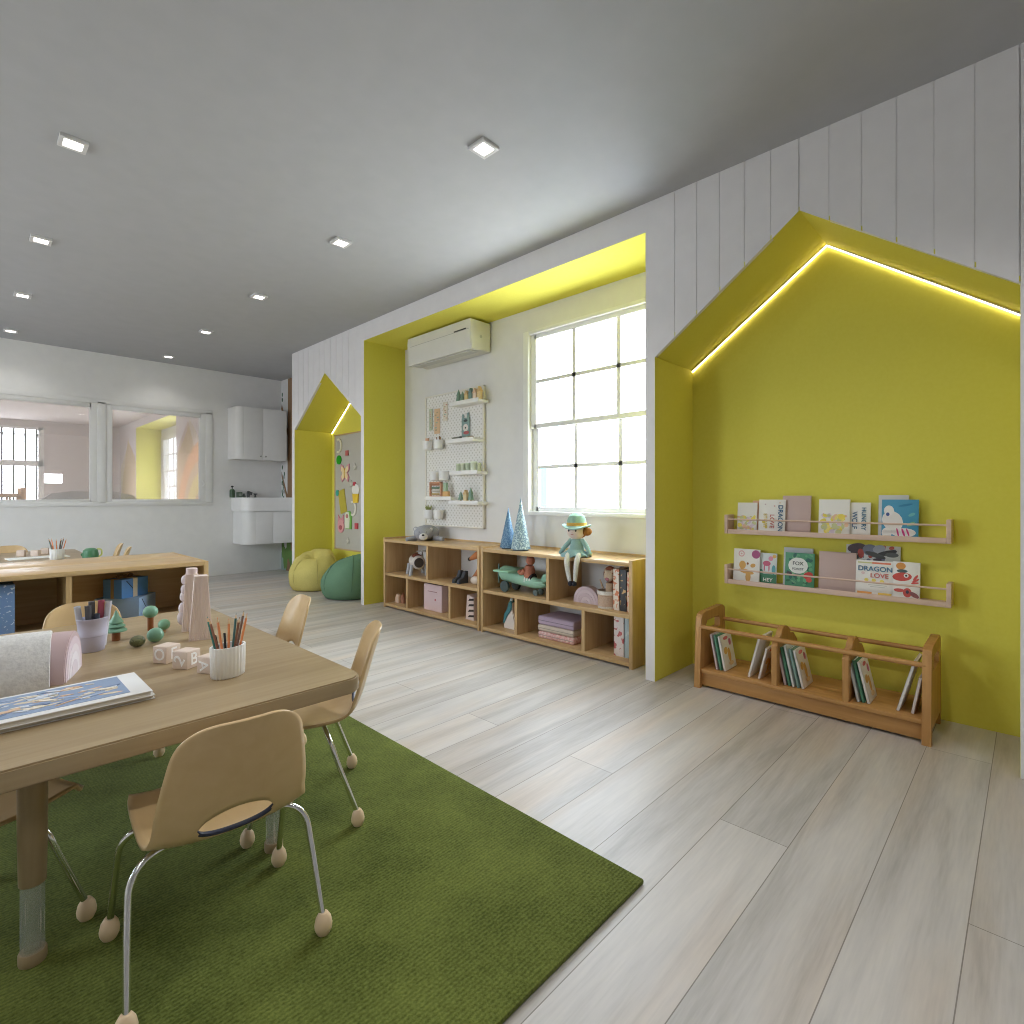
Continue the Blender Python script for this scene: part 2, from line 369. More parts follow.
# ---- window in the recess
def sash_window(name, y0, y1, z0, z1, pane=True):
    w = struct(bpy.data.objects.new(name, None)); C.objects.link(w); w.location = (XW, 0, 0)
    f = .06
    mb = MB()   # casing standing a little proud of the wall
    for a, b, c, d in [(y0, y0+f, z0, z1), (y1-f, y1, z0, z1), (y0+f, y1-f, z0, z0+.03), (y0+f, y1-f, z1-.03, z1)]: mb.box(-.03, .08, a, b, c, d, .003)
    mb.build('casing', WHITEG, w)
    i0, i1, k0, k1 = y0+f, y1-f, z0+.03, z1-.03; zm = (k0+k1)/2-.045
    for nm, a, b, x in (('upper_sash', zm, k1, .0), ('lower_sash', k0, zm+.045, .025)):
        mb = MB(); t = .035
        for p, q, r, s_ in [(i0, i0+t*1.6, a, b), (i1-t*1.6, i1, a, b), (i0+t, i1-t, a, a+t), (i0+t, i1-t, b-t, b)]: mb.box(x, x+.03, p, q, r, s_, .002)
        wd = (i1-i0-2*t)
        for k in (1, 2): mb.box(x+.008, x+.022, i0+t+wd*k/3-.015, i0+t+wd*k/3+.015, a+t, b-t)
        mb.box(x+.008, x+.022, i0+t, i1-t, (a+b)/2-.014, (a+b)/2+.014)
        sobj = mb.build(nm, WHITEG, w)
        MB().box(x+.013, x+.017, i0+t, i1-t, a+t, b-t).build('pane', GLASS, sobj, smooth=False)
    return w
GLASS = glass((1, 1, 1), .03)
sash_window('window_1', WY0, WY1, WZ0, WZ1)
sash_window('window_2', 11.45, 12.6, WZ0, WZ1)

for k, (a, b) in enumerate(FILLWIN):  # unseen left windows, added for soft fill
    w = struct(bpy.data.objects.new('window_%d' % (6+k), None)); C.objects.link(w); w.location = (XL, 0, 0); mb = MB()
    for p, q, r, u in [(a, a+.05, .9, 2.3), (b-.05, b, .9, 2.3), (a, b, .9, .95), (a, b, 2.25, 2.3), (a, b, 1.58, 1.62), ((a+b)/2-.02, (a+b)/2+.02, .9, 2.3)]: mb.box(-.1, .02, p, q, r, u, .003)
    mb.build('casing', WHITEG, w); MB().box(-.07, -.066, a, b, .9, 2.3).build('pane', GLASS, w, smooth=False)
# ---- inner window in the far wall
w = struct(bpy.data.objects.new('window_3', None)); C.objects.link(w); w.location = (0, YF, 0)
mb = MB()
for a, b, c, d in [(FX0, FX1+.04, FZ1-.02, FZ1+.035), (FX0, FX1+.04, FZ0-.035, FZ0+.012), (FX1-.04, FX1+.04, FZ0, FZ1), (1.155, 1.235, FZ0, FZ1)]: mb.box(a, b, -.012, .1, c, d, .003)
mb.build('casing', WALL, w)
for nm, a, b in (('fixed_sash', FX0, 1.16), ('side_sash', 1.232, 2.306)):
    mb = MB(); t = .06
    for p, q, r, s_ in [(a, a+t*1.1, FZ0+.01, FZ1-.02), (b-t*1.3, b, FZ0+.01, FZ1-.02), (a+t, b-t, FZ0+.01, FZ0+.045), (a+t, b-t, FZ1-.075, FZ1-.02)]: mb.box(p, q, -.004, .04, r, s_, .003)
    sobj = mb.build(nm, WALL, w)
    MB().box(a+t, b-t, .012, .018, FZ0+.04, FZ1-.07).build('pane', glass((.95, .93, .93), .14, 0, .15), sobj, smooth=False)  # diffuse haze stands in for room reflections on the panes
    if nm == 'side_sash': MB().tube([(b-.045, -.03, 1.2), (b-.03, -.045, 1.23), (b-.06, -.05, 1.27)], .008).build('handle', WHITEG, sobj)

# ---- the next room seen through the panes
OP2 = [[(11.1, 2.578), (14.2, 2.578)]]
panel('wall_next_room_panel', OP2, YF+.1, 16.2, [], PINKW)
recess('wall_next_room_recess', 11.1, 14.2, 2.578, plain((214, 211, 140), .7))
FAR = 15.9
mb = MB()
bx0, bx1, bz0, bz1 = -.6, 1.36, .9, 2.6
for x0, x1, z0, z1 in [(XL, bx0, 0, H), (bx0, bx1, 0, bz0), (bx0, bx1, bz1, H), (bx1, 1.38, 0, H), (1.38, 1.70, 0, 1.37), (1.38, 1.70, 1.58, H), (1.70, XW, 0, H)]: mb.box(x0, x1, FAR, FAR+.1, z0, z1)
struct(mb.build('wall_next_room_far', PINKW, smooth=False))
w = struct(bpy.data.objects.new('window_4', None)); C.objects.link(w); w.location = (0, FAR, 0)
mb = MB()
for a, b, c, d in [(bx0, bx1, bz1-.05, bz1), (bx0, bx1, bz0, bz0+.05), (bx0, bx0+.06, bz0, bz1), (bx1-.08, bx1+.02, bz0, bz1), (bx0, bx1, 1.74, 1.86)]: mb.box(a, b, -.03, .07, c, d, .004)
mb.build('casing', WHITEG, w)
mb = MB()
for k in range(-6, 4): mb.tube([(.69+.188*k, -.01, bz0), (.69+.188*k, -.01, bz1)], .018, 8, False); mb.ball((.69+.188*k, -.01, 2.43), .032, n=10)
mb.build('security_bars', plain((60, 58, 58), .5), w)
MB().box(bx0, bx1, .03, .034, bz0, bz1).build('pane', GLASS, w, smooth=False)
w = struct(MB().box(1.38, 1.70, FAR+.04, FAR+.045, 1.37, 1.58).build('window_5', GLASS, smooth=False))
# painted peaks and rainbow on the next room's wall
TAN = plain((205, 184, 164), .8); ORG = plain((222, 176, 146), .8); YLW = plain((222, 206, 154), .8)
def arc(c, z, r0, r1, n=16):
    return [(c+r1*math.cos(PI*i/n), z+r1*math.sin(PI*i/n)) for i in range(n+1)]+[(c+r0*math.cos(PI-PI*i/n), z+r0*math.sin(PI-PI*i/n)) for i in range(n+1)]
t = thing('wall_mural', 'tan peaks and orange rainbow painted on the wall beyond the inner window', 'mural', (XP, 0, 0))
for pts in ([(14.25, .5), (15.7, .5), (15.55, 1.4), (15.0, 2.35), (14.25, 1.95)], [(9.6, .5), (11.08, .5), (10.95, 1.95), (10.4, 2.37), (9.75, 1.5)]): MB().prism(pts, -.003, .001, 'YZ').build('peak', TAN, t, smooth=False)
MB().prism(arc(9.5, .45, 1.25, 1.55), -.005, -.002, 'YZ').build('rainbow_band', ORG, t, smooth=False); MB().prism(arc(9.5, .45, .75, 1.05), -.005, -.002, 'YZ').build('rainbow_band', YLW, t, smooth=False)
sf = thing('sofa', 'grey rounded sofa back seen through the inner window', 'sofa', (1.32, 9.6, .05))
MB().prism([(-.55, .45), (.55, .45), (.55, .98), (.5, 1.03), (.3, 1.08), (-.2, 1.085), (-.42, 1.05), (-.55, .95)], -.1, .12, 'XZ', .03).build('backrest', fabric((178, 176, 172)), sf)
MB().box(-.6, .6, .05, .7, -.05, .45, .05).build('seat', fabric((178, 176, 172)), sf)
ct = thing('cot', 'brown slatted wooden cot beyond the inner window', 'cot', (-.25, 9.7, 0))
WD = (190, 150, 104)
mb = MB()
for yy in (0, .6):
    mb.box(-.6, .88, yy-.02, yy+.02, 1.05, 1.10, .005); mb.box(-.6, .88, yy-.02, yy+.02, .3, .34, .005)
    for k in range(14): mb.box(-.56+k*.108, -.535+k*.108, yy-.01, yy+.01, .34, 1.05)
mb.build('rail', wood(WD, (170, 130, 88)), ct)
for xx in (-.62, .88):
    for yy in (0, .6): MB().box(xx-.02, xx+.025, yy-.025, yy+.025, 0, 1.18, .008).build('post', wood(WD, (170, 130, 88), 'Z'), ct)

# ---- ceiling lights
def downlight():
    t = thing('ceiling_downlight', '', 'light')
    mb = MB(); o, i = .054, .036
    for a, b, c, d in [(-o, o, -o, -i), (-o, o, i, o), (-o, -i, -i, i), (i, o, -i, i)]: mb.box(a, b, c, d, -.016, 0, .002)
    mb.build('frame', plain((214, 213, 212), .5), t)
    MB().box(-i, i, -i, i, -.009, -.001).build('diffuser', emit((255, 250, 240), 14), t, smooth=False)
    return t
d0 = downlight(); first = True
LX = [.39, 1.775]; LY = [1.905+1.385*k for k in range(5)]
names = ['nearest', 'second', 'third', 'fourth', 'farthest']
for ci, lx in enumerate(LX):
    for k, ly in enumerate(LY):
        if ci == 0 and k == 0: continue
        row = 'row nearer the window wall' if ci == 1 else 'left row'
        nm = names[k] if ci == 1 else ['', 'nearest', 'second', 'third', 'farthest'][k]
        l = '%s square ceiling downlight of the %s' % (nm, row)
        if first: d = d0; d.location = (lx, ly, H); d['label'] = l; d['group'] = 'ceiling downlights'; first = False
        else: dup(d0, l, (lx, ly, H), group='ceiling downlights')
def lamp(lx, ly, e, nm='downlight_and_fill_lamp'):
    li = bpy.data.lights.new(nm, 'SPOT'); li.energy = e; li.spot_size = R(125); li.spot_blend = .6; li.shadow_soft_size = .035; li.color = (1, .98, .95)
    o = bpy.data.objects.new(nm, li); C.objects.link(o); o.location = (lx, ly, H-.03); return o
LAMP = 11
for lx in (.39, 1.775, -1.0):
    for k in range(-2, 5): lamp(lx, 1.905+1.385*k, LAMP*(.38 if k == 4 else 1.75 if k <= -1 else 1))  # left column added as unseen fill; rows by the camera raised for fill
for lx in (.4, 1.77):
    for ly in (9.5, 11.5, 13.5): lamp(lx, ly, 105, 'next_room_fill')  # fill lamps added to brighten the next room, without fittings

# ------------------------------------------------------------------ furniture
OAK, OAK2 = (206, 176, 130), (184, 150, 104)
def cabinet(label, loc, rz, back=False, rim=.015, group=None):
    t = thing('storage_cabinet', label, 'cabinet', loc, rz, group); w, d, h, th = 1.36, .385, .65, .025
    m = wood(OAK, OAK2, 'X', .3); mz = wood(OAK, OAK2, 'Z')
    for nm, z0, z1 in (('top_board', h-th, h), ('middle_shelf', .305, .33), ('bottom_shelf', .014, .04)): MB().box(-w/2+th, w/2-th, .0 if nm != 'middle_shelf' else .003, d, z0, z1, .0015).build(nm, m, t)
    for sx in (-1, 1):
        a = sx*w/2; b = a-sx*th; MB().box(min(a, b), max(a, b), -.002, d, .0, h+rim, .0015).build('side_panel', mz, t)
    MB().box(-.0125, .0125, .004, d-.003, .33, h-th).build('divider', mz, t)
    for sx in (-.305, .305): MB().box(sx-.0125, sx+.0125, .004, d-.003, .04, .305).build('divider', mz, t)
    if back: MB().box(-w/2+th, w/2-th, d-.012, d, .04, h-th).build('back_panel', m, t)
    else: MB().box(-w/2+th, w/2-th, d-.012, d, h, h+.012).build('rear_lip', m, t)
    return t
WR = R(-90)
cabinet('low open oak cabinet under the pegboard, grey bear on top', (2.86, 3.80, 0), WR)
cabinet('low open oak cabinet under the window, doll sitting on top', (2.86, 2.425, 0), WR)
cabinet('low oak bookcase with blue gift boxes, facing the front table', (.425, 3.72, 0), 0, True, 0)
cabinet('low oak bookcase standing behind, back to back with the gift box one', (.425, 4.494, 0), PI, True, 0)

# table
TO, TO2 = (166, 146, 114), (146, 124, 92)
def rounded(x0, x1, y0, y1, r, n=6):
    pts = []
    for cx, cy, a0 in [(x1-r, y0+r, -90), (x1-r, y1-r, 0), (x0+r, y1-r, 90), (x0+r, y0+r, 180)]:
        for i in range(n+1): a = R(a0+90*i/n); pts.append((cx+r*math.cos(a), cy+r*math.sin(a)))
    return pts
ACR = glass((.97, .98, .97), .24, .12, .16)
def table(label, loc, f0=0):
    t = thing('activity_table', label, 'table', loc)
    MB().prism(rounded(-.467, .462, -.715, .715, .055), .477, .522, 'XY', .004).build('tabletop', wood(TO, TO2, 'X', .36), t)
    for sx in (-1, 1):
        for sy in (-1, 1):
            x, y = sx*.266, sy*.533
            l = MB().lathe([(.0245, .19), (.0265, .3), (.027, .477)], (x, y, 0), 28).build('leg', wood(TO, TO2, 'Z'), t)
            MB().lathe([(.0215, .036), (.0215, .195)], (x, y, 0), 24).build('clear_tube', ACR, l)
            MB().lathe([(.015, .03), (.015, .21)], (x, y, 0), 20).build('inner_tube', ACR, l)
            MB().lathe([(.0245, f0+.0002), (.0255, f0+.004), (.0255, .036), (.0235, .04)], (x, y, 0), 28).build('foot', wood(TO, TO2, 'Z'), l)
    return t
RUGZ = .014
table('oak activity table on the green rug', (.386, 2.14, 0), RUGZ)
table('oak activity table beyond the bookcases, before the far wall', (.386, 6.33, 0))

# rug
tag(MB().box(-.75, 1.300, .757, 3.35, 0, RUGZ, .005).build('rug', rug_mat()), 'large rectangular moss green pile rug on the pale floor', 'rug')

# chair
CH, CH2 = (208, 180, 136), (200, 170, 126)
def make_chair():
    t = thing('school_chair', '', 'chair')
    prof = [(.190, .292), (.183, .303), (.155, .308), (.10, .304), (.03, .300), (-.05, .300), (-.105, .306), (-.14, .319), (-.162, .339), (-.177, .366), (-.189, .402), (-.203, .447), (-.217, .493), (-.231, .538), (-.240, .567), (-.247, .588)]
    wid = [.160, .160, .161, .162, .162, .162, .160, .157, .153, .149, .147, .141, .133, .124, .115, .107]
    def ip(arr, s):
        k = min(int(s*(len(arr)-1)), len(arr)-2); f = s*(len(arr)-1)-k
        p0 = arr[max(k-1, 0)]; p1 = arr[k]; p2 = arr[k+1]; p3 = arr[min(k+2, len(arr)-1)]
        return .5*(2*p1+(p2-p0)*f+(2*p0-5*p1+4*p2-p3)*f*f+(3*p1-p0-3*p2+p3)*f**3)
    Y = [p[0] for p in prof]; Z = [p[1] for p in prof]
    def pt(s, u):
        s = min(max(s, 0), 1); w = wid0 = ip(wid, s)
        if s > .82: w *= max(0, 1-(.955*(s-.82)/.18)**2.6)**(1/2.6)
        if s < .25: w *= max(0, 1-(.93*(.25-s)/.25)**3.0)**(1/3.0)
        y = ip(Y, s); z = ip(Z, s); e = abs(w*u/wid0)**2.5
        k = min(max((s-.35)/.25, 0), 1)      # seat edges roll down at the front, back edges wrap forward
        z += (1-k)*(.012*e if s > .12 else -.004*e)+ .010*math.sin(PI*min(max((s-.25)/.4, 0), 1))*e
        y += k*.030*e
        return (w*u, y, z)
    sc, hw, hu = .575, .072, .50
    mb = MB(); NU = 24
    us = [-1+2*i/NU for i in range(NU+1)]
    def hh(u): return hw*math.sqrt(max(0, 1-(u/hu)**2)) if abs(u) < hu else 0
    wq = None
    def patch(f0, f1, n):
        g = [[mb.b.verts.new(pt(f0(u)+(f1(u)-f0(u))*wq(j/n), u)) for u in us] for j in range(n+1)]
        for j in range(n):
            for i in range(NU): mb.b.faces.new((g[j][i], g[j][i+1], g[j+1][i+1], g[j+1][i]))
    wq = lambda q: 1-math.cos(q*PI/2)
    patch(lambda u: 0, lambda u: sc-hh(u), 28)
    wq = lambda q: math.sin(q*PI/2)
    patch(lambda u: sc+hh(u), lambda u: 1, 26)
    b = mb.b
    seam = [v for v in b.verts]
    # weld only outside the slot
    def key(v): return abs(v.co.x) >= 0
    bmesh.ops.remove_doubles(b, verts=[v for v in b.verts], dist=.0002)
    bmesh.ops.recalc_face_normals(b, faces=b.faces[:])
    sh = mb.build('shell', wood(CH, CH2, 'Y', .3, .6), t, ang=60)
    so = sh.modifiers.new('thickness', 'SOLIDIFY'); so.thickness = .008; so.offset = 0
    tr = MB(); n = 20; pts = []
    for i in range(n+1):
        u = -hu+2*hu*i/n; p = pt(sc-hh(u), u); pts.append(p)
    tr.tube(pts, [.0015]+[.005]*(n-1)+[.0015], 8, False); tr.build('slot_trim', plain((42, 46, 66), .5), t)
    br = MB().box(-.07, .07, -.08, .08, .284, .296, .003).build('seat_plate', STEEL, t)
    for sx in (-1, 1):
        for sy in (-1, 1):
            fx, fy = sx*.192, sy*.158
            l = MB().tube([(sx*.03, sy*.045, .286), (sx*.09, sy*.055, .288), (sx*.145, sy*.066, .281), (sx*.176, sy*.082, .250), (sx*.184, sy*.102, .19), (sx*.191, sy*.157, .04)], .0074, 12).build('leg', CHROME, t)
            MB().lathe([(.004, -.002), (.014, .001), (.0195, .012), (.0205, .022), (.0175, .037), (.011, .048), (.009, .05)], (fx, fy, 0), 20).build('foot', plain((224, 198, 164), .4), l)
    return t
ch = make_chair()
ch.location = (.43, 1.385, RUGZ); ch.rotation_euler = (0, 0, R(-4.7)); ch['label'] = 'oak school chair nearest the viewer, its back turned, tucked under the front table edge'
ch['group'] = 'school chairs'
def chair(label, x, y, face, z=0):   # face: direction the sitter looks, degrees from +Y counter-clockwise
    return dup(ch, label, (x, y, z), R(face), 'school chairs')
chair('oak school chair at the near window-side corner of the front table, seen edge on', .83, 1.776, 63.3, RUGZ)
chair('oak school chair farther along the window side of the front table', .868, 2.40, 84, RUGZ)
chair('oak school chair behind the lavender pen cup, facing the viewer', .375, 2.672, 180, RUGZ)
chair('oak school chair at the left end under the front table, beside the near table leg', 0.0, 1.78, -65, RUGZ)
chair('oak school chair behind the far table, facing the viewer', .36, 6.78, 180)
chair('first of two oak chairs at the far table side, nearer the green pot', .90, 6.1, 80)
chair('second of two oak chairs at the far table side, nearer the sink', .93, 6.62, 84)

# ---- things on the front table
T = .522
def pencil_cup(label, loc, wide=.047, ribs=True, seed=1):
    t = thing('pencil_cup', label, 'cup', loc, R(20)); rnd = random.Random(seed)
    def fn(q, a):
        r = math.hypot(q.x, q.y); k = 1+(.035*math.cos(a*26) if r > .03 else 0)
        return (q.x*k*1.12, q.y*k*.86, q.z)
    MB().lathe([(.040, 0), (.043, .003), (wide-.002, .088), (wide-.002, .09), (wide-.006, .09), (.038, .012)], n=104, fn=fn).build('cup_body', plain((244, 244, 242), .45), t, ang=80)
    cols = [(226, 140, 84), (60, 132, 124), (132, 92, 72), (30, 30, 32), (230, 150, 104), (120, 96, 84), (28, 28, 30), (226, 146, 96), (70, 110, 108), (150, 110, 90)]
    for k, c in enumerate(cols):
        a = k*2.4+rnd.random()*.5; r0 = .012+.018*rnd.random(); r1 = r0+.017+.020*rnd.random(); h = (.120 if sum(c) < 100 else .150+.022*rnd.random())
        p0 = Vector((r0*math.cos(a), r0*.8*math.sin(a), .014)); p1 = Vector((r1*math.cos(a)*1.1, r1*.8*math.sin(a), h))
        d = (p1-p0).normalized(); MBp = MB(); MBp.tube([p0, p1], .0036, 6, False)
        if sum(c) > 100:
            MBp.mi = 1; MBp.tube([p1, p1+d*.011], [.0034, .0012], 6, False); MBp.mi = 0; MBp.tube([p1+d*.010, p1+d*.016], [.0013, .0004], 6, False)
        tag(MBp.build('pencil', [plain(c, .4), plain((222, 190, 150), .6)], None, smooth=False), 'x', 'pencil'); pen_list.append((bpy.data.objects[-1] if 0 else C.objects[-1], t, loc, c, k))
    return t
pen_list = []
pencil_cup('white ribbed oval pencil cup on the front table', (.562, 1.715, T))
pc2 = pencil_cup('white ribbed pencil cup on the far table', (.60, 5.95, T), seed=1)
cn = {(226, 140, 84): 'orange', (60, 132, 124): 'teal', (132, 92, 72): 'brown', (30, 30, 32): 'black', (230, 150, 104): 'peach', (120, 96, 84): 'dull brown', (28, 28, 30): 'black', (226, 146, 96): 'light orange', (70, 110, 108): 'grey-green', (150, 110, 90): 'light brown'}
for o, t, loc, c, k in pen_list:
    near = loc[1] < 3; o.location = loc; o.rotation_euler = (0, 0, R(20))
    o['group'] = 'pencils in the near white cup' if near else 'pencils in the far white cup'
    o['label'] = '%s pencil standing in the white ribbed cup on the %s table' % (cn[c], 'front' if near else 'far')
    if sum(c) < 100: o['label'] = 'short black pen standing in the white ribbed cup on the %s table' % ('front' if near else 'far')
# lavender bucket with markers
t = thing('pen_cup', 'lavender ridged pen cup with markers on the front table', 'cup', (.328, 2.325, T), R(25))
def fn(q, a): return (q.x*.93, q.y*.76, q.z)
LAV = plain((186, 182, 200), .5)
MB().lathe([(.036, 0), (.039, .003), (.0445, .052), (.0465, .053), (.047, .064), (.0455, .066), (.049, .108), (.051, .110), (.051, .114), (.047, .114), (.040, .02), (.036, .012)], n=48, fn=fn).build('cup_body', LAV, t, ang=50)
for k, (x, y, lx, ly, h, c, nm) in enumerate([(-.03, .0, -.022, 0, .158, (205, 205, 212), 'pale grey marker at the left side'), (-.008, -.012, -.01, 0, .158, (92, 92, 96), 'front dark grey marker'), (.002, .012, -.003, 0, .168, (98, 98, 102), 'rear dark grey marker'), (.022, .006, .01, 0, .170, (178, 84, 104), 'raspberry pink marker'), (.037, .0, .02, 0, .165, (205, 205, 214), 'pale grey marker at the right side'), (.012, -.012, .0, 0, .128, (70, 72, 84), 'short slate marker')]):
    mb = MB(); p0 = Vector((x*.8, y*.8, .015)); p1 = Vector((x*.8+lx*.8, y+ly, h)); mb.tube([p0, p1], .0088, 12, False); d = (p1-p0).normalized()
    mb.mi = 1; mb.tube([p0+d*.085, p1], [.0094, .0094], 12, False)
    c2 = tuple(min(255, int(v*.92)) for v in c)
    tag(mb.build('marker_pen', [plain(c, .45), plain(c2, .4)], None, (.328, 2.325, T), (0, 0, R(0))), nm+' in the lavender cup', 'pen', 'markers in the lavender cup')
# wooden trees and bushes
GRN = plain((116, 160, 134), .35); BRN = plain((128, 74, 34), .45)
t = thing('toy_tree', 'small toy fir tree with mint tiered cone and brown trunk', 'toy', (.412, 2.43, T))
MB().lathe([(.0135, 0), (.0135, .038)], n=20).build('trunk', BRN, t)
MB().lathe([(.034, .034), (.034, .038), (.022, .050), (.029, .051), (.029, .054), (.017, .065), (.023, .066), (.023, .068), (.010, .090), (.002, .110)], n=32).build('crown', GRN, t, ang=25)
t = thing('toy_tree', 'small toy tree with round mint crown and brown trunk', 'toy', (.538, 2.515, T))
MB().lathe([(.0105, 0), (.0105, .055)], n=20).build('trunk', BRN, t); MB().ball((0, 0, .074), (.026, .026, .024), n=28).build('crown', GRN, t)
tag(MB().ball((0, 0, .020), (.024, .021, .020), n=24).build('toy_bush', speckle((84, 90, 58), (108, 112, 76), 60, .5, .35), None, (.447, 2.272, T)), 'dark olive speckled egg-shaped toy bush', 'toy')
tag(MB().ball((0, 0, .026), (.027, .026, .026), n=24).build('toy_bush', GRN, None, (.507, 2.30, T)), 'larger mint toy bush behind the letter blocks', 'toy')
t = thing('toy_bush', 'small round mint toy tree on a stub behind the blocks', 'toy', (.568, 2.445, T))
MB().ball((0, 0, .030), (.021, .021, .021), n=24).build('crown', plain((124, 172, 140), .3), t); MB().lathe([(.008, 0), (.008, .012)], n=14).build('trunk', plain((190, 150, 110), .5), t)
# letter blocks
BLK = wood((222, 204, 190), (208, 188, 174), 'X', .6)
LET = plain((246, 244, 242), .6)
def block(label, loc, rz, s, left, right, spin=0):
    t = thing('letter_block', label, 'toy block', loc, rz)
    MB().box(-s/2, s/2, -s/2, s/2, 0, s, .003).build('cube_body', BLK, t)
    if left: text('letter', left, s*.95, LET, t, (0, -s/2-.0003, s/2), (PI/2, spin, 0))
    if right: text('letter', right, s*.95, LET, t, (s/2+.0003, 0, s/2), (PI/2, 0, PI/2))
    return t
block('pale toy block showing a 2 and a B', (.500, 1.893, T), R(-57), .054, '2', 'B', R(-60))
block('pale toy block showing an F behind the block with the B', (.473, 2.003, T), R(-60), .054, 'O', 'F')
block('pale toy block showing an A beside the white pencil cup', (.537, 1.793, T), R(-62), .05, 'A', None, R(80))
for k, (x, y, rz, l) in enumerate([(.41, 6.5, -20, 'left pale letter block on the far table'), (.50, 6.42, -28, 'middle pale letter block on the far table'), (.58, 6.62, -12, 'right pale letter block on the far table, beside the pencil cup')]):
    block(l, (x, y, T), R(rz), .055, None, None)
# fluted towers
FL = wood((230, 214, 206), (218, 200, 192), 'Z', .6, 1.4)
def tower(label, loc, rz, w0, w1, h, d):
    t = thing('toy_tower', label, 'toy', loc, rz); n = 24; mb = MB()
    for y0, y1 in ((-d/2, d/2),):
        pts = []
        for i in range(n+1):
            f = -1+2*i/n
            pts.append((f, .0014*(1 if i % 2 else 0)))
        lo = [mb.b.verts.new((f*w0/2, -d/2-o, 0)) for f, o in pts]+[mb.b.verts.new((w0/2, d/2, 0)), mb.b.verts.new((-w0/2, d/2, 0))]
        hi = [mb.b.verts.new((f*w1/2, -d/2-o, h)) for f, o in pts]+[mb.b.verts.new((w1/2, d/2, h)), mb.b.verts.new((-w1/2, d/2, h))]
        m = len(lo)
        for i in range(m): mb.b.faces.new((lo[i], lo[(i+1) % m], hi[(i+1) % m], hi[i]))
        mb.b.faces.new(lo[::-1]); mb.b.faces.new(hi)
    mb.build('tower_body', FL, t, smooth=False); return t
tower('front fluted pale pink tapered toy tower', (.638, 2.235, T), R(-14), .078, .043, .236, .05)
t = tower('rear fluted pale pink tapered toy tower with round cap and lilac petals', (.655, 2.41, T), R(-14), .068, .045, .222, .05)
MB().lathe([(.019, .222), (.020, .224), (.020, .244), (.018, .246)], n=24).build('cap', plain((226, 208, 204), .5), t)
mb = MB()
for z, r in ((.215, .021), (.175, .02), (.145, .023), (.095, .026), (.055, .03)): mb.ball((-.022-.012*(1-z/.24), 0, z*.93), (r*.62, .012, r*.95), n=16)
mb.build('petals', plain((216, 204, 208), .5), t, rot=(0, 0, 0))
# rainbow arch block and linen half-round
def arch_pts(ry, h, n=40, c=0): return [(c+ry*math.cos(PI*i/n), h*math.sin(PI*i/n)**.85) for i in range(n+1)]
t = thing('rainbow_block', 'mauve half-round rainbow toy with ringed white face on the front table', 'toy', (.198, 2.075, T), R(-19))
MB().prism(arch_pts(.1, .128), 0, .05, 'YZ', .002).build('arch_body', plain((196, 172, 174), .5), t, ang=40)
for k, (s, c) in enumerate([(.88, (214, 196, 204)), (.7, (222, 210, 216)), (.52, (228, 220, 226)), (.34, (216, 204, 212))]):
    MB().prism(arch_pts(.1*s, .128*s), .0495, .0515+k*.0008, 'YZ').build('ring', plain(c, .6), t, ang=40)
t = tag(MB().prism(arch_pts(.108, .140), 0, .36, 'YZ', .002).build('half_round_bolster', fabric((226, 225, 223), (204, 203, 202), 130, .9, .35, 40.0), None, (-.162, 2.10, T), (0, 0, R(-8)), ang=40), 'grey and white linen half-round bolster at the left of the front table', 'bolster')
# big picture books on the table
def flat_book(name, label, x0, x1, y0, y1, z0, z1, rz=0):
    t = thing(name, label, 'book', ((x0+x1)/2, (y0+y1)/2, z0), rz); a, b = (x1-x0)/2, (y1-y0)/2; h = z1-z0
    MB().box(-a, a, -b, b, h-.003, h, .001).box(-a, a, -b, b, 0, .0025, .001).box(-a, -a+.004, -b, b, 0, h).build('cover', plain((228, 228, 228), .5), t)
    MB().box(-a+.004, a-.004, -b+.003, b-.003, .0025, h-.003).build('pages', plain((214, 210, 202), .8), t, smooth=False)
    return t
flat_book('picture_book', 'lower white picture book of the pair on the front table', -.09, .365, 1.655, 1.86, T, T+.011, R(0))
t = flat_book('picture_book', 'upper white picture book with blue drawing on its cover', -.10, .357, 1.645, 1.855, T+.011, T+.026, R(0))
rr = random.Random(3); it = [(-.005+.0, .005, .165, .085, 0, (140, 158, 186), 4)]
for k in range(80):
    c = rr.choice([(222, 208, 186), (212, 198, 178), (156, 172, 198), (118, 136, 166), (226, 216, 200), (206, 212, 222), (218, 184, 154)])
    it.append((rr.uniform(-.14, .135), rr.uniform(-.058, .068), rr.uniform(.008, .032), rr.uniform(.002, .008), rr.uniform(-.5, .5), c, 9))
p = blobs('cover_picture', t, it, 0); p.rotation_euler = (-PI/2, 0, 0); p.location = (.025, 0, .0152)
t = thing('paper_sheet', 'white paper sheets lying on the far table', 'paper', (.2, 5.78, T)); MB().box(-.3, .12, -.13, .13, 0, .004, .001).build('page', plain((238, 238, 238), .6), t)
t = thing('drawing_pad', 'open pale drawing pad under the far pencil cup', 'paper', (.50, 6.22, T), R(6)); MB().box(-.2, .2, -.1, .1, 0, .008, .001).build('page', plain((226, 228, 222), .6), t)
t = thing('teapot', 'small green pot with pale yellow handle on the far table', 'pot', (.79, 5.70, T))
t.scale = (.86, .86, .95)
MB().lathe([(.045, 0), (.062, .012), (.066, .05), (.058, .088), (.036, .104), (.012, .108)], n=28).build('pot_body', plain((72, 122, 88), .35), t)
MB().tube([(.052, 0, .095), (.085, 0, .088), (.088, 0, .045), (.06, 0, .025)], .007).build('handle', plain((206, 208, 120), .4), t)
MB().tube([(-.045, 0, .03), (-.062, 0, .045), (-.07, 0, .062)], [.012, .009, .007]).build('spout', plain((72, 122, 88), .35), t)

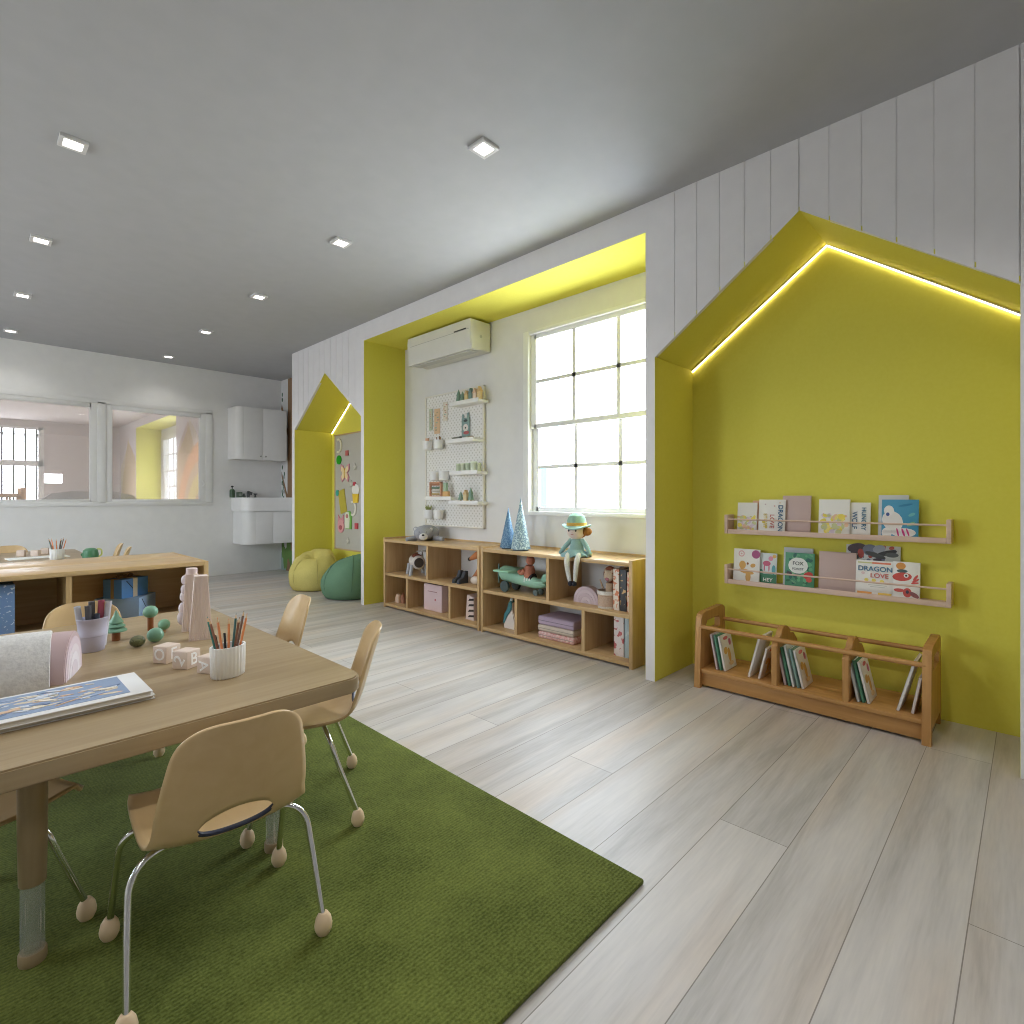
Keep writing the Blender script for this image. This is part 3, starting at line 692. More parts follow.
# ---- gift boxes in the bookcase
SH = .33
def gift(label, loc, rz, w, d, h, c, ribbon=False):
    t = thing('gift_box', label, 'box', loc, rz)
    MB().box(0, w, 0, d, 0, h, .002).build('box_body', plain(c, .5), t)
    MB().prism([(.03, h*.9), (.075, h*.45), (.078, h*.47), (.034, h*.92)], -.0012, .0, 'XZ').build('fold', plain((30, 46, 74), .6), t, smooth=False)
    if ribbon:
        mb = MB(); mb.box(w*.42, w*.58, -.0015, d+.0015, -.0 if 0 else .0, h+.0015); mb.build('ribbon', plain((222, 206, 180), .5), t)
        MB().box(-.0017, w+.0017, d*.42, d*.58, .0, h+.0017).build('ribbon', plain((150, 122, 84), .5), t)
        mb = MB()
        for s in (-1, 1): mb.tube([(w/2, d/2, h+.004), (w/2+s*.03, d/2, h+.02), (w/2+s*.055, d/2+.01, h+.012), (w/2+s*.03, d/2, h+.004), (w/2, d/2, h+.004)], .005, 8)
        mb.ball((w/2, d/2, h+.01), .011, n=12)
        mb.build('bow', plain((120, 92, 60), .5), t)
    return t
gift('large pale blue gift box at the bottom of the pair in the bookcase', (.765, 3.845, SH), R(54), .205, .24, .118, (146, 174, 212))
gift('smaller deep blue gift box with ribbon on top of the pale one', (.683, 3.868, SH+.118), R(34), .185, .13, .112, (84, 134, 194), True)
t = thing('patterned_box', 'tall blue box with white leaf print at the left of the bookcase', 'box', (-.02, 3.79, SH))
MB().box(-.20, .234, 0, .24, 0, .268, .003).build('box_body', speckle((108, 138, 184), (206, 214, 228), 60, .62, .6), t)

# ------------------------------------------------------------------ contents of the window-wall cabinets
U, Lo = .33, .04
def at(x, y, z): return (x, y, z)
# dog walker toy
t = thing('toy_dog', 'white barrel-bodied toy dog with grey legs in the left cabinet', 'toy', (2.99, 4.12, U), R(-115))
MB().tube([(-.10, 0, .12), (-.09, 0, .12), (.08, 0, .12), (.09, 0, .12)], [.045, .062, .062, .05], 24, False).build('body', plain((216, 208, 200), .7), t)
MB().tube([(.088, 0, .12), (.094, 0, .12)], .044, 24, False).build('face_panel', plain((70, 62, 58), .6), t)
MB().tube([(-.06, 0, .15), (.05, 0, .15)], [.045, .045], 20, False).build('saddle', plain((118, 60, 40), .7), t)
for sx in (-1, 1):
    for sy in (-1, 1): MB().tube([(sx*.07, sy*.06, .1), (sx*.075, sy*.075, .0)], [.016, .018], 10, False).build('leg', plain((170, 172, 176), .4), t)
MB().tube([(-.02, .05, .16), (-.02, .05, .225)], .009, 10, False).tube([(-.02, 0, .215), (-.02, .1, .215)], .007, 10, False).build('handle', plain((206, 206, 204), .4), t)
t = thing('toy_fox', 'orange-brown wooden long-snouted toy in the left cabinet', 'toy', (3.02, 3.305, U), R(-80))
MB().tube([(-.09, 0, .20), (-.02, 0, .235), (.05, 0, .26)], [.012, .03, .045], 14).build('head', plain((190, 122, 74), .55), t)
MB().ball((-.095, 0, .20), .016, n=12).build('nose', DARK, t)
MB().tube([(.06, 0, .24), (.02, 0, .12), (-.04, 0, .03)], [.03, .03, .035], 14).build('body', plain((176, 112, 68), .55), t)
MB().ball((0, -.04, .035), (.05, .03, .034), n=14).build('paws', plain((226, 214, 200), .7), t)
for k, (y, l) in enumerate([(3.43, 'right dark grey wedge block standing in the left cabinet'), (3.49, 'left dark grey wedge block standing in the left cabinet')]):
    tag(MB().prism([(-.05, 0), (.05, 0), (.045, .03), (.0, .05), (-.02, .10), (-.05, .10)], -.02, .02, 'YZ', .004).build('wedge_block', plain((66, 70, 76), .6), None, (2.95, y, U), (0, 0, R(90))), l, 'toy block', 'dark wedge blocks')
tag(MB().prism([(-.03, 0), (.03, 0), (.03, .05), (.01, .085), (-.03, .075)], -.015, .015, 'YZ', .005).build('toy_figure', plain((214, 190, 168), .6), None, (2.95, 4.37, Lo), (0, 0, 0)), 'small pale wooden figure in the lower left compartment', 'toy')
tag(MB().prism([(-.02, 0), (.02, 0), (.022, .05), (.0, .095), (-.02, .05)], -.015, .015, 'YZ', .005).build('toy_figure', plain((170, 120, 96), .6), None, (2.97, 4.315, Lo), (0, 0, 0)), 'small brown wooden figure beside the pale one', 'toy')
t = thing('fabric_bin', 'pale pink fabric storage bin in the left cabinet', 'box', (2.94, 3.828, Lo), WR)
MB().box(-.125, .135, 0, .27, 0, .235, .008).build('bin_body', fabric((228, 206, 208), (218, 194, 198)), t)
MB().box(-.06, .07, -.003, .002, .17, .176).build('pull_slot', plain((168, 128, 132), .7), t)
MB().ball((.045, -.001, .105), (.008, .003, .011), n=10).build('badge', plain((190, 84, 96), .6), t)
MB().box(-.115, .125, .01, .26, .232, .238).build('opening_shade', plain((80, 66, 68), .8), t)  # dark sheet on the solid box, coloured as the shaded inside
t = thing('toy_rack', 'small pale pink stepped toy rack with dark slots', 'toy', (2.94, 3.33, Lo), WR)
MB().prism([(-.05, 0), (.055, 0), (.055, .19), (-.03, .205)], 0, .12, 'XZ', .003).build('rack_body', plain((222, 202, 194), .6), t)
for k in range(4): MB().prism([(-.022+.003*k, .02+k*.045), (.052, .03+k*.045), (.052, .047+k*.045), (.0, .04+k*.045)], -.001, .02, 'XZ').build('slot', plain((58, 46, 42), .8), t, smooth=False)
# second cabinet
t = thing('toy_plane', 'mint green toy aeroplane on wheels in the window cabinet', 'toy', (2.98, 2.76, U), WR)
MINT = plain((148, 192, 168), .45); MD = plain((92, 128, 122), .5)
MB().tube([(-.235, 0, .125), (-.20, 0, .13), (-.12, 0, .125), (0, 0, .105), (.14, 0, .085), (.23, 0, .09)], [.03, .058, .062, .052, .038, .02], 20).build('fuselage', MINT, t)
MB().box(-.19, -.03, -.14, .12, .155, .170, .006).build('wing', plain((150, 200, 170), .5), t)
MB().prism([(.15, .08), (.24, .085), (.245, .165), (.205, .16)], -.012, .012, 'XZ', .003).build('tail_fin', MINT, t)
MB().box(.16, .25, -.07, .07, .1, .112, .003).build('tail_wing', MINT, t)
MB().ball((-.245, 0, .125), (.016, .016, .016), n=12).build('hub', MD, t)
MB().prism([(-.01, .045), (.012, .125), (-.01, .20), (-.02, .125)], -.258, -.25, 'YZ').build('propeller', MD, t)
for sy in (-.07, .055):
    MB().tube([(-.13, sy-.008, .042), (-.13, sy+.012, .042)], .042, 24, False).build('wheel', plain((70, 84, 84), .5), t)
for sy in (-.03, .03): MB().tube([(.15, sy-.008, .022), (.15, sy+.008, .022)], .022, 18, False).build('wheel', plain((96, 110, 108), .5), t)
mb = MB()
for k in range(3): mb.tube([(.045+k*.022, 0, .1), (.053+k*.022, 0, .1)], [.0475-k*.003, .0475-k*.003], 20, False)
mb.build('stripes', plain((226, 222, 218), .5), t)
t = thing('toy_bear_pilot', 'russet plush bear pilot sitting in the toy aeroplane', 'toy', (2.98, 2.70, U+.12), WR)
RUS = fabric((190, 128, 106), (172, 110, 90))
MB().tube([(0, 0, .0), (.0, 0, .05), (.005, 0, .09)], [.04, .045, .03], 16).build('body', RUS, t)
MB().ball((.012, 0, .128), (.032, .034, .036), n=16).ball((.012, .026, .16), .012, n=10).ball((.012, -.026, .16), .012, n=10).build('head', RUS, t)
MB().ball((-.016, 0, .118), (.016, .018, .013), n=12).build('muzzle', plain((224, 200, 184), .8), t)
MB().tube([(-.01, -.04, .06), (-.05, -.035, .03), (-.075, -.03, .045)], [.016, .015, .018], 10).tube([(-.01, .04, .06), (-.05, .035, .03), (-.075, .03, .045)], [.016, .015, .018], 10).build('arms', RUS, t)
MB().tube([(.045, 0, .0), (-.045, 0, .0)], .036, 14, False).build('seat_pad', plain((52, 44, 46), .8), t)
t = thing('rainbow_block', 'mauve rainbow stacking toy beside the basket in the window cabinet', 'toy', (3.0, 2.175, U), WR)
mbs = [(1, (206, 186, 192)), (.80, (212, 194, 199)), (.60, (204, 184, 190)), (.40, (212, 196, 200)), (.20, (206, 188, 193))]
for s, c in mbs:
    o = arch_pts(.105*s, .115*s); i = arch_pts(.105*max(s-.195, .005), .115*max(s-.195, .005))
    MB().prism([(a, b) for a, b in o]+[(a, b) for a, b in i[::-1]], -.03, .03, 'XZ', .002).build('arch', plain(c, .55), t, ang=40)
t = thing('basket', 'beige woven basket holding a lion doll in the window cabinet', 'basket', (2.965, 1.995, U))
MB().lathe([(.058, 0), (.062, .004), (.064, .08), (.067, .083), (.068, .112), (.062, .112), (.056, .03), (.05, .02)], n=32).build('basket_body', fabric((206, 182, 162), (184, 158, 138), 120, .9, .5), t)
MB().lathe([(.069, .09), (.0695, .092), (.0695, .111), (.067, .114), (.0665, .09)], n=32).build('rim', fabric((232, 226, 216)), t)
MB().lathe([(.064, 0), (.0655, .003), (.0655, .012), (.063, .014)], n=32).build('base_band', fabric((226, 218, 206)), t)
t = thing('lion_doll', 'plush lion doll with brown mane peeking from the basket', 'toy', (2.975, 1.985, U+.10), WR)
MB().tube([(0, 0, -.06), (0, 0, .06)], [.03, .026], 12, False).build('body', fabric((206, 178, 150)), t)
MB().ball((0, .004, .115), (.05, .026, .055), n=20).build('mane', fabric((146, 88, 66)), t)
MB().ball((0, -.014, .108), (.034, .022, .038), n=18).ball((-.026, -.012, .14), .011, n=10).ball((.026, -.012, .14), .011, n=10).build('head', fabric((226, 204, 176)), t)
MB().ball((0, -.03, .088), (.016, .012, .012), n=10).build('muzzle', fabric((196, 132, 140)), t)
MB().tube([(-.05, -.005, .02), (-.075, -.005, .075)], [.008, .004], 8, False).build('stick', plain((196, 170, 140), .6), t)
def spine_book(label, loc, w, d, h, c1, c2, sc=30, thr=.52):
    t = thing('picture_book', label, 'book', loc, WR)
    m = speckle(c1, c2, sc, thr, .5)
    MB().box(-w/2, -w/2+.003, 0, d, 0, h, .0008).box(w/2-.003, w/2, 0, d, 0, h, .0008).box(-w/2, w/2, 0, .003, 0, h, .0008).build('cover', m, t)
    MB().box(-w/2+.003, w/2-.003, .003, d-.004, .003, h-.003).build('pages', plain((226, 220, 210), .8), t, smooth=False)
spine_book('thick floral book with green and coral print, left on the upper shelf', (2.93, 1.908, U), .046, .2, .262, (228, 216, 200), (210, 130, 90), 34)
spine_book('dark floral book between two paler ones on the upper shelf', (2.93, 1.856, U), .046, .2, .262, (64, 66, 70), (212, 176, 120), 30, .58)
spine_book('coral floral book against the cabinet side on the upper shelf', (2.93, 1.808, U), .044, .2, .25, (222, 196, 170), (206, 124, 96), 34)
spine_book('white floral album upright on the lower shelf of the window cabinet', (2.93, 1.888, Lo), .075, .2, .252, (226, 216, 214), (196, 104, 104), 26, .56)
spine_book('pale blue book beside the white floral album', (2.93, 1.83, Lo), .034, .2, .252, (176, 192, 196), (196, 206, 206), 24, .6)
t = thing('toy_goose', 'white and teal wooden goose toy in the lower window cabinet', 'toy', (2.97, 2.885, Lo), WR)
MB().prism([(-.055, 0), (.06, 0), (.065, .06), (.045, .12), (.03, .15), (.03, .205), (.01, .215), (-.0, .2), (-.01, .15), (-.04, .1), (-.058, .05)], -.02, .02, 'XZ', .006).build('body', plain((226, 216, 208), .6), t)
MB().prism([(-.062, .04), (-.048, .035), (-.01, .1), (.024, .14), (.03, .205), (.012, .218), (-.004, .2), (-.02, .15), (-.05, .11)], -.024, .024, 'XZ', .004).build('wing', plain((70, 128, 134), .55), t)
MB().tube([(.005, 0, .2), (.012, 0, .235)], [.018, .008], 10, False).build('head', plain((200, 214, 214), .6), t)
for k, (l, z0, z1, c, c2, dx) in enumerate([('lilac folded blanket on top of the lower shelf stack', .098, .160, (190, 172, 190), (176, 158, 178), .0), ('beige folded blanket in the middle of the lower shelf stack', .05, .098, (214, 200, 186), (198, 184, 170), .004), ('pink patterned folded blanket at the bottom of the lower shelf stack', 0, .05, (226, 206, 200), (204, 140, 136), .0)]):
    t = thing('folded_blanket', l, 'blanket', (2.92, 2.405+dx, Lo+z0+.0005), WR, 'folded blankets in the window cabinet')
    h = z1-z0-.001; MB().box(-.16, .165, 0, .24, 0, h, min(.014, h*.3), 3).build('cloth', fabric(c, c2, 60 if k == 2 else 200, var=30 if k == 2 else 5), t)
    MB().box(-.155, .16, -.0015, .01, h*.46, h*.54).build('fold_line', fabric(tuple(int(v*.8) for v in c)), t)

# ---- on top of the cabinets
TP = .65
t = thing('plush_bear', 'grey plush bear lying on the left cabinet', 'plush toy', (3.02, 4.03, TP), R(-42))
GR = fabric((168, 170, 178), (150, 152, 160), 150, .95, .4); WH = fabric((228, 226, 224))
t.scale = (.84, .84, .84)
MB().ball((.01, .08, .082), (.135, .13, .088), n=28).build('body', GR, t)
MB().ball((-.02, -.02, .085), (.105, .09, .083), n=28).build('head', GR, t)
for sx in (-1, 1):
    e = MB().ball((-.02+sx*.083, -.03, .128), (.028, .016, .028), n=16).build('ear', GR, t); MB().ball((-.02+sx*.085, -.045, .127), (.019, .008, .019), n=12).build('inner_ear', WH, e)
MB().ball((-.015, -.095, .05), (.047, .035, .042), n=20).build('muzzle', WH, t)
MB().ball((-.015, -.128, .068), (.015, .009, .010), n=12).build('nose', DARK, t)
for sx in (-1, 1): MB().tube([(-.0+sx*.10, .0, .03), (sx*.16, -.04, .022), (sx*.2, -.07, .02)], [.03, .027, .022], 12).build('arm', GR, t)
for sx in (-1, 1): MB().ball((-.02+sx*.038, -.098, .1), .006, n=10).build('eye', DARK, t)
def cone_tree(label, loc, r, h, c1, c2):
    t = thing('paper_tree', label, 'ornament', loc)
    n = 22; prof = []
    for k in range(n): z = .012+(h-.02)*k/n; rr_ = r*(1-k/n); prof += [(max(rr_+.0015, .002), z), (max(rr_-.002, .0015), z+(h-.02)/n*.85)]
    prof.append((.001, h))
    MB().lathe(prof, n=26).build('cone', speckle(c1, c2, 90, .52, .5), t, ang=20)
    MB().lathe([(r*.8, 0), (r*.8, .014)], n=20).build('base', plain((88, 96, 104), .6), t)
cone_tree('shorter blue scaled cone tree on the window cabinet', (2.99, 2.93, TP), .066, .325, (78, 116, 150), (118, 152, 176))
cone_tree('taller pale blue scaled cone tree on the window cabinet', (2.96, 2.77, TP), .074, .40, (122, 150, 166), (190, 212, 214))
t = thing('rag_doll', 'rag doll in mint dress and bowler hat sitting on the cabinet edge', 'doll', (2.885, 2.20, TP), R(-72))
SKIN = fabric((232, 214, 204), (226, 206, 196), 200, .9, .05); DRS = fabric((152, 182, 178), (138, 168, 164)); HAT = fabric((156, 190, 174), (142, 176, 160))
MB().lathe([(.05, .025), (.052, .05), (.042, .085), (.04, .105), (.026, .122), (.016, .128)], n=22, fn=lambda q, a: (q.x, q.y*.75+.03, q.z)).build('dress', DRS, t)
def skirt(q, a):
    r = math.hypot(q.x, q.y); k = 1+.10*math.sin(a*9)*(r > .07); return (q.x*k*1.1, q.y*k*.8+.01, q.z+.008*math.cos(a*9)*(r > .07))
MB().lathe([(.090, .008), (.086, .016), (.056, .042), (.045, .052), (.04, .048), (.07, .018)], n=72, fn=skirt).build('skirt', fabric((150, 182, 182), (130, 162, 166)), t)
MB().ball((-.004, .03, .173), (.062, .058, .058), n=26).build('head', SKIN, t)
for sx in (-1, 1): MB().ball((-.012+sx*.025, -.026, .178), (.006, .003, .008), n=10).build('eye', plain((72, 70, 72), .5), t)
MB().tube([(-.022, -.027, .155), (-.012, -.029, .151), (-.002, -.027, .155)], .0018, 6).build('mouth', plain((196, 120, 116), .6), t)
MB().ball((-.012, -.029, .167), (.004, .003, .003), n=8).build('nose', plain((226, 180, 170), .7), t)
hr = MB().ball((.012, .05, .178), (.058, .050, .056), n=22).ball((.072, .03, .170), (.034, .03, .028), n=16).build('hair', fabric((164, 112, 58), (140, 92, 46), 120, .9, .4), t)
ht = MB().lathe([(.064, .207), (.066, .21), (.064, .245), (.052, .275), (.03, .29), (.004, .294)], (0, .03, 0), 30).build('hat_crown', HAT, t)
MB().lathe([(.05, .2), (.094, .197), (.098, .205), (.093, .207), (.066, .209)], (0, .03, 0), 40, fn=lambda q, a: (q.x, q.y, q.z+.012*math.cos(2*a)*(math.hypot(q.x, q.y) > .08))).build('hat_brim', fabric((172, 206, 202), (158, 192, 188)), ht)
MB().lathe([(.0655, .208), (.0685, .210), (.0682, .228), (.066, .230)], (0, .03, 0), 30).build('hat_band', fabric((216, 172, 92)), ht)
for sx in (-1, 1): MB().tube([(sx*.036, .03, .115), (sx*.07, .02, .075), (sx*.098, .0, .035)], [.015, .016, .014], 12).ball((sx*.102, -.002, .028), .014, n=10).build('arm', DRS if sx < 0 else DRS, t)
for sx in (-1, 1):
    lg = MB().tube([(sx*.036, .0, .02), (sx*.036, -.045, .012), (sx*.034, -.068, -.03), (sx*.026, -.066, -.10), (sx*.018+.002, -.06, -.155)], [.016, .018, .018, .015, .012], 12).build('leg', fabric((224, 224, 218)), t)
    MB().ball((sx*.013+.004, -.068, -.168), (.016, .02, .018), n=14).build('shoe', plain((30, 32, 44), .5), lg)

# ---- air conditioner
t = thing('air_conditioner', 'white wall air conditioner at the top of the window recess', 'air conditioner', (XW-.002, 3.845, 2.305), WR)
ACW = plain((220, 219, 213), .4)
MB().prism([(-.005, .005), (-.005, .252), (-.235, .254), (-.24, .2), (-.236, .08), (-.225, .0), (-.2, -.004), (-.06, .012)][::-1], -.455, .455, 'YZ', .006).build('housing', ACW, t, ang=30)
MB().box(-.40, .44, -.2405, -.232, .168, .171).build('panel_seam', plain((170, 170, 166), .6), t)
MB().box(.24, .40, -.243, -.235, .172, .182, .002).build('display_slot', plain((50, 50, 50), .4), t)
MB().prism([(-.215, -.012), (-.12, -.008), (-.12, -.004), (-.215, -.006)], -.40, .42, 'YZ').build('vent_flap', plain((206, 206, 202), .5), t)
MB().tube([(.455, -.12, .12), (.459, -.12, .12)], .012, 16, False).build('logo_badge', plain((184, 186, 182), .5), t)
# ---- pegboard and its shelves
PY0, PY1, PZ0, PZ1 = 3.455, 4.30, .772, 2.035; pc = (PY0+PY1)/2
t = thing('pegboard', 'white perforated pegboard on the recess wall', 'pegboard', (XW-.003, pc, 0), WR)
hw_ = (PY1-PY0)/2
MB().box(-hw_+.012, hw_-.012, -.02, -.004, PZ0+.012, PZ1-.012).build('board', dots_mat((232, 230, 226), (204, 200, 193), .032, .24), t, smooth=False)
mb = MB()
for a, b, c, d in [(-hw_, hw_, PZ1-.014, PZ1), (-hw_, hw_, PZ0, PZ0+.014), (-hw_, -hw_+.016, PZ0, PZ1), (hw_-.016, hw_, PZ0, PZ1)]: mb.box(a, b, -.028, -.002, c, d, .002)
mb.build('frame', plain((226, 222, 212), .5), t)
WSH = plain((236, 235, 233), .45)
def ws(label, y0, y1, z):
    return tag(MB().box(-(y1-y0)/2, (y1-y0)/2, -.12, 0, 0, .026, .004).box(-(y1-y0)/2, (y1-y0)/2, -.122, -.115, 0, .036, .003).build('peg_shelf', WSH, None, (XW-.024, (y0+y1)/2, z), (0, 0, WR)), label, 'shelf', 'white shelves on the pegboard')
ws('topmost white shelf on the pegboard, full of small wooden toys', 3.40, 3.775, 1.87); ws('white pegboard shelf below the framed card', 3.463, 3.844, 1.538); ws('white pegboard shelf with pale green tins', 3.412, 3.787, 1.25)
ws('white pegboard shelf carrying the wooden abacus', 3.765, 4.14, 1.022); ws('lowest right white pegboard shelf with toy house and trees', 3.406, 3.80, .985)
def pcup(label, y, z):
    return tag(MB().lathe([(.042, 0), (.046, .004), (.049, .084), (.049, .086), (.045, .086), (.042, .01)], n=24).build('peg_cup', WSH, None, (XW-.075, y, z)), label, 'cup', 'white hanging cups on the pegboard')
cups = [(4.20, 1.505, 'upper left white hanging cup with peach cards on the pegboard'), (4.03, 1.505, 'upper white hanging cup with brown twigs on the pegboard'), (4.09, 1.208, 'empty white hanging cup in the middle row of the pegboard'), (3.95, 1.208, 'middle row white hanging cup beside the empty one'), (4.185, .845, 'lower left white hanging cup with a green plant'), (4.03, .845, 'lower right white hanging cup without a plant')]
for y, z, l in cups: pcup(l, y, z)
XS = XW-.09
def small(name, label, cat, mb, c, y, z, grp=None, rz=WR, x=XS): return tag(mb.build(name, c if not isinstance(c, tuple) else plain(c, .55), None, (x, y, z), (0, 0, rz)), label, cat, grp)
small('peach_card', 'peach cards standing in the upper left cup', 'card', MB().box(-.025, .02, -.008, .006, 0, .1, .001), (222, 176, 146), 4.20, 1.52, x=XW-.075)
small('twig_bundle', 'brown twigs in the upper cup of the pegboard', 'twigs', MB().tube([(-.015, 0, 0), (-.03, 0, .1)], .005, 8, False).tube([(.0, .01, 0), (.0, .01, .11)], .005, 8, False).tube([(.012, 0, 0), (.03, 0, .1)], .005, 8, False), (128, 92, 60), 4.03, 1.52, x=XW-.075)
mbx = MB()
for k in range(9): mbx.tube([(0, 0, 0), (.02*math.cos(k*.7), .02*math.sin(k*.7), .07), (.035*math.cos(k*.7), .03*math.sin(k*.7), .1+.01*(k % 3))], [.004, .006, .001], 6)
small('potted_plant', 'small yellow-green plant in the lower left cup', 'plant', mbx, (142, 150, 84), 4.185, .86, x=XW-.075)
def tiny_tree(label, y, z, h, c):
    t = thing('toy_tree', label, 'toy', (XS, y, z)); MB().lathe([(.008, 0), (.008, .02)], n=10).build('trunk', plain((150, 110, 70), .6), t); MB().lathe([(.026, .016), (.018, h*.55), (.022, h*.56), (.002, h)], n=14).build('crown', plain(c, .5), t)
def tiny_house(label, y, z, h, c, roof):
    t = thing('toy_house', label, 'toy', (XS, y, z), WR); MB().box(-.022, .022, -.015, .015, 0, h*.6, .002).build('body', plain(c, .6), t); MB().prism([(-.026, h*.6), (.026, h*.6), (0, h)], -.017, .017, 'XZ').build('roof', plain(roof, .6), t, smooth=False)
z = 1.897
tiny_tree('left dark green toy tree on the topmost pegboard shelf', 3.72, z, .125, (126, 154, 138)); tiny_tree('second dark green toy tree on the topmost pegboard shelf', 3.665, z, .10, (134, 160, 142))
tiny_house('yellow toy house on the topmost pegboard shelf', 3.605, z, .10, (222, 200, 146), (210, 178, 126)); tiny_house('teal toy house on the topmost pegboard shelf', 3.55, z, .115, (132, 158, 148), (118, 142, 134))
tiny_house('peach toy house on the topmost pegboard shelf', 3.495, z, .105, (226, 204, 182), (214, 180, 150)); tiny_house('tan toy house at the right end of the topmost pegboard shelf', 3.44, z, .115, (220, 194, 146), (206, 174, 124))
small('toy_log', 'dark flat toy lying on the second pegboard shelf', 'toy', MB().tube([(-.06, 0, .018), (.05, 0, .018)], [.014, .018], 10, False), (120, 122, 112), 3.74, 1.564)
small('toy_log', 'brown flat toy lying at the right of the second pegboard shelf', 'toy', MB().tube([(-.03, 0, .014), (.03, 0, .014)], [.012, .014], 10, False), (172, 150, 128), 3.56, 1.564)
t = thing('picture_card', 'teal picture card with round face pinned to the pegboard', 'card', (XW-.03, 3.69, 1.60), WR)
MB().box(-.055, .055, -.004, 0, 0, .17, .001).box(-.05, -.025, -.004, 0, .17, .205, .001).box(.015, .045, -.004, 0, .17, .215, .001).build('card', plain((136, 160, 156), .7), t)
blobs('picture', t, [(0, .08, .035, .035, 0, (228, 222, 216)), (.0, .08, .009, .009, 0, (70, 80, 80)), (.01, .035, .04, .016, 0, (178, 92, 92)), (0, .145, .028, .012, 0, (60, 70, 70))], -.004)
z = 1.277
for k, (y, w, h, c, l) in enumerate([(3.72, .05, .075, (190, 200, 172), 'leftmost pale green tin on the pegboard'), (3.655, .05, .075, (200, 206, 180), 'second pale green tin on the pegboard'), (3.59, .05, .075, (188, 200, 174), 'third pale green tin on the pegboard'), (3.515, .06, .085, (214, 222, 206), 'large mint tin at the right of the pegboard tins'), (3.445, .03, .07, (194, 200, 168), 'narrow olive tin at the right end of its pegboard shelf')]):
    t = thing('storage_tin', l, 'tin', (XS, y, z), 0, 'tins on the pegboard'); MB().lathe([(w/2, 0), (w/2, h)], n=18).build('tin_body', plain(c, .5), t); MB().lathe([(w/2+.001, h*.86), (w/2+.001, h*1.01)], n=18).build('lid', plain(tuple(min(255, v+14) for v in c), .5), t)
z = 1.05
t = thing('abacus', 'red-brown wooden bead abacus on the pegboard shelf', 'toy', (XS, 4.05, z), WR)
mb = MB()
for a, b, c, d in [(-.09, .09, 0, .016), (-.09, .09, .13, .146), (-.09, -.074, 0, .146), (.074, .09, 0, .146)]: mb.box(a, b, -.01, .01, c, d, .002)
mb.build('frame', plain((202, 150, 120), .5), t)
for k, c in enumerate([(222, 200, 150), (226, 220, 210), (120, 150, 130), (206, 150, 120)]):
    mb = MB().tube([(-.076, 0, .03+k*.03), (.076, 0, .03+k*.03)], .002, 6, False)
    for j in range(7): mb.ball((-.055+j*.016, 0, .03+k*.03), (.0075, .01, .01), n=8)
    mb.build('bead_row', plain(c, .5), t)
small('toy_block', 'orange block beside the abacus', 'toy block', MB().box(-.035, .04, -.015, .015, 0, .055, .003), (222, 178, 120), 3.90, z); small('toy_tower', 'mint stacked block on the orange block beside the abacus', 'toy block', MB().box(-.02, .02, -.012, .012, 0, .08, .003), (170, 196, 168), 3.905, z+.055)
z = 1.012
tiny_tree('green toy tree left of the house on the lowest pegboard shelf', 3.69, z, .09, (136, 162, 146)); tiny_tree('taller green toy tree at the right of the lowest pegboard shelf', 3.555, z, .125, (126, 154, 138)); tiny_house('tan toy house on the lowest pegboard shelf', 3.62, z, .105, (222, 200, 156), (210, 180, 134))
for l, y, z0, w, h, c in [('pale green string of cards hanging on the pegboard', 4.21, 1.70, .05, .21, (190, 198, 178)), ('tan paper banner hanging on the pegboard', 4.11, 1.66, .085, .24, (218, 186, 150)), ('cream card with small grid hanging on the pegboard', 3.985, 1.77, .07, .18, (222, 214, 198))]:
    t = thing('hanging_card', l, 'card', (XW-.028, y, z0), WR, 'cards hanging on the pegboard'); MB().box(-w/2, w/2, -.003, 0, 0, h, .0008).build('card', plain(c, .8), t)
    rq = random.Random(int(y*100)); blobs('print', t, [(rq.uniform(-.3, .3)*w, h*(.15+.1*k), w*.16, h*.03, 0, rq.choice([(196, 150, 140), (160, 176, 160), (180, 160, 130), (206, 176, 150)]), 4) for k in range(8)], -.003)

# ---- pin board in the far nook
bY0, bY1, bZ0, bZ1 = 5.0, 6.13, .42, 1.81
t = thing('pin_board', 'grey oak-framed pin board inside the bean bag nook', 'board', (XW-.009, (bY0+bY1)/2, 0), WR); hb = (bY1-bY0)/2
MB().box(-hb+.012, hb-.012, -.014, -.001, bZ0+.012, bZ1-.012).build('board', plain((186, 182, 172), .8), t, smooth=False)
mb = MB()
for a, b, c, d in [(-hb, hb, bZ1-.016, bZ1), (-hb, hb, bZ0, bZ0+.016), (-hb, -hb+.016, bZ0, bZ1), (hb-.016, hb, bZ0, bZ1)]: mb.box(a, b, -.02, 0, c, d, .002)
mb.build('frame', wood(OAK, OAK2), t)
XD = XW-.0235
def ell(rx, rz, n=24, cx=0, cz=0): return [(cx+rx*math.cos(2*PI*i/n), cz+rz*math.sin(2*PI*i/n)) for i in range(n)]
def deco(name, label, y, z, parts, rot=0):
    t = thing(name, label, 'magnet', (XD, y, z), WR)
    for nm, pts, c, d in parts:
        if name in ('cupcake_magnet', 'animal_magnet', 'butterfly_magnet'): pts = [(a*.8, b*.8) for a, b in pts]
        if rot: pts = [(a*math.cos(rot)-b*math.sin(rot), a*math.sin(rot)+b*math.cos(rot)) for a, b in pts]
        MB().prism(pts, -d, .0, 'XZ', .001).build(nm, plain(c, .5), t)
cres = [(.08*math.cos(R(a)), .09*math.sin(R(a))) for a in range(-120, 121, 15)]+[(.05*math.cos(R(a))-.005, .065*math.sin(R(a))) for a in range(120, -121, -15)]
deco('crescent_magnet', 'upper cream crescent on the pin board', 6.02, 1.671, [('crescent', cres, (226, 220, 196), .012)])
deco('crescent_magnet', 'lower white crescent ring on the pin board', 5.684, .92, [('crescent', cres, (226, 222, 210), .012)])
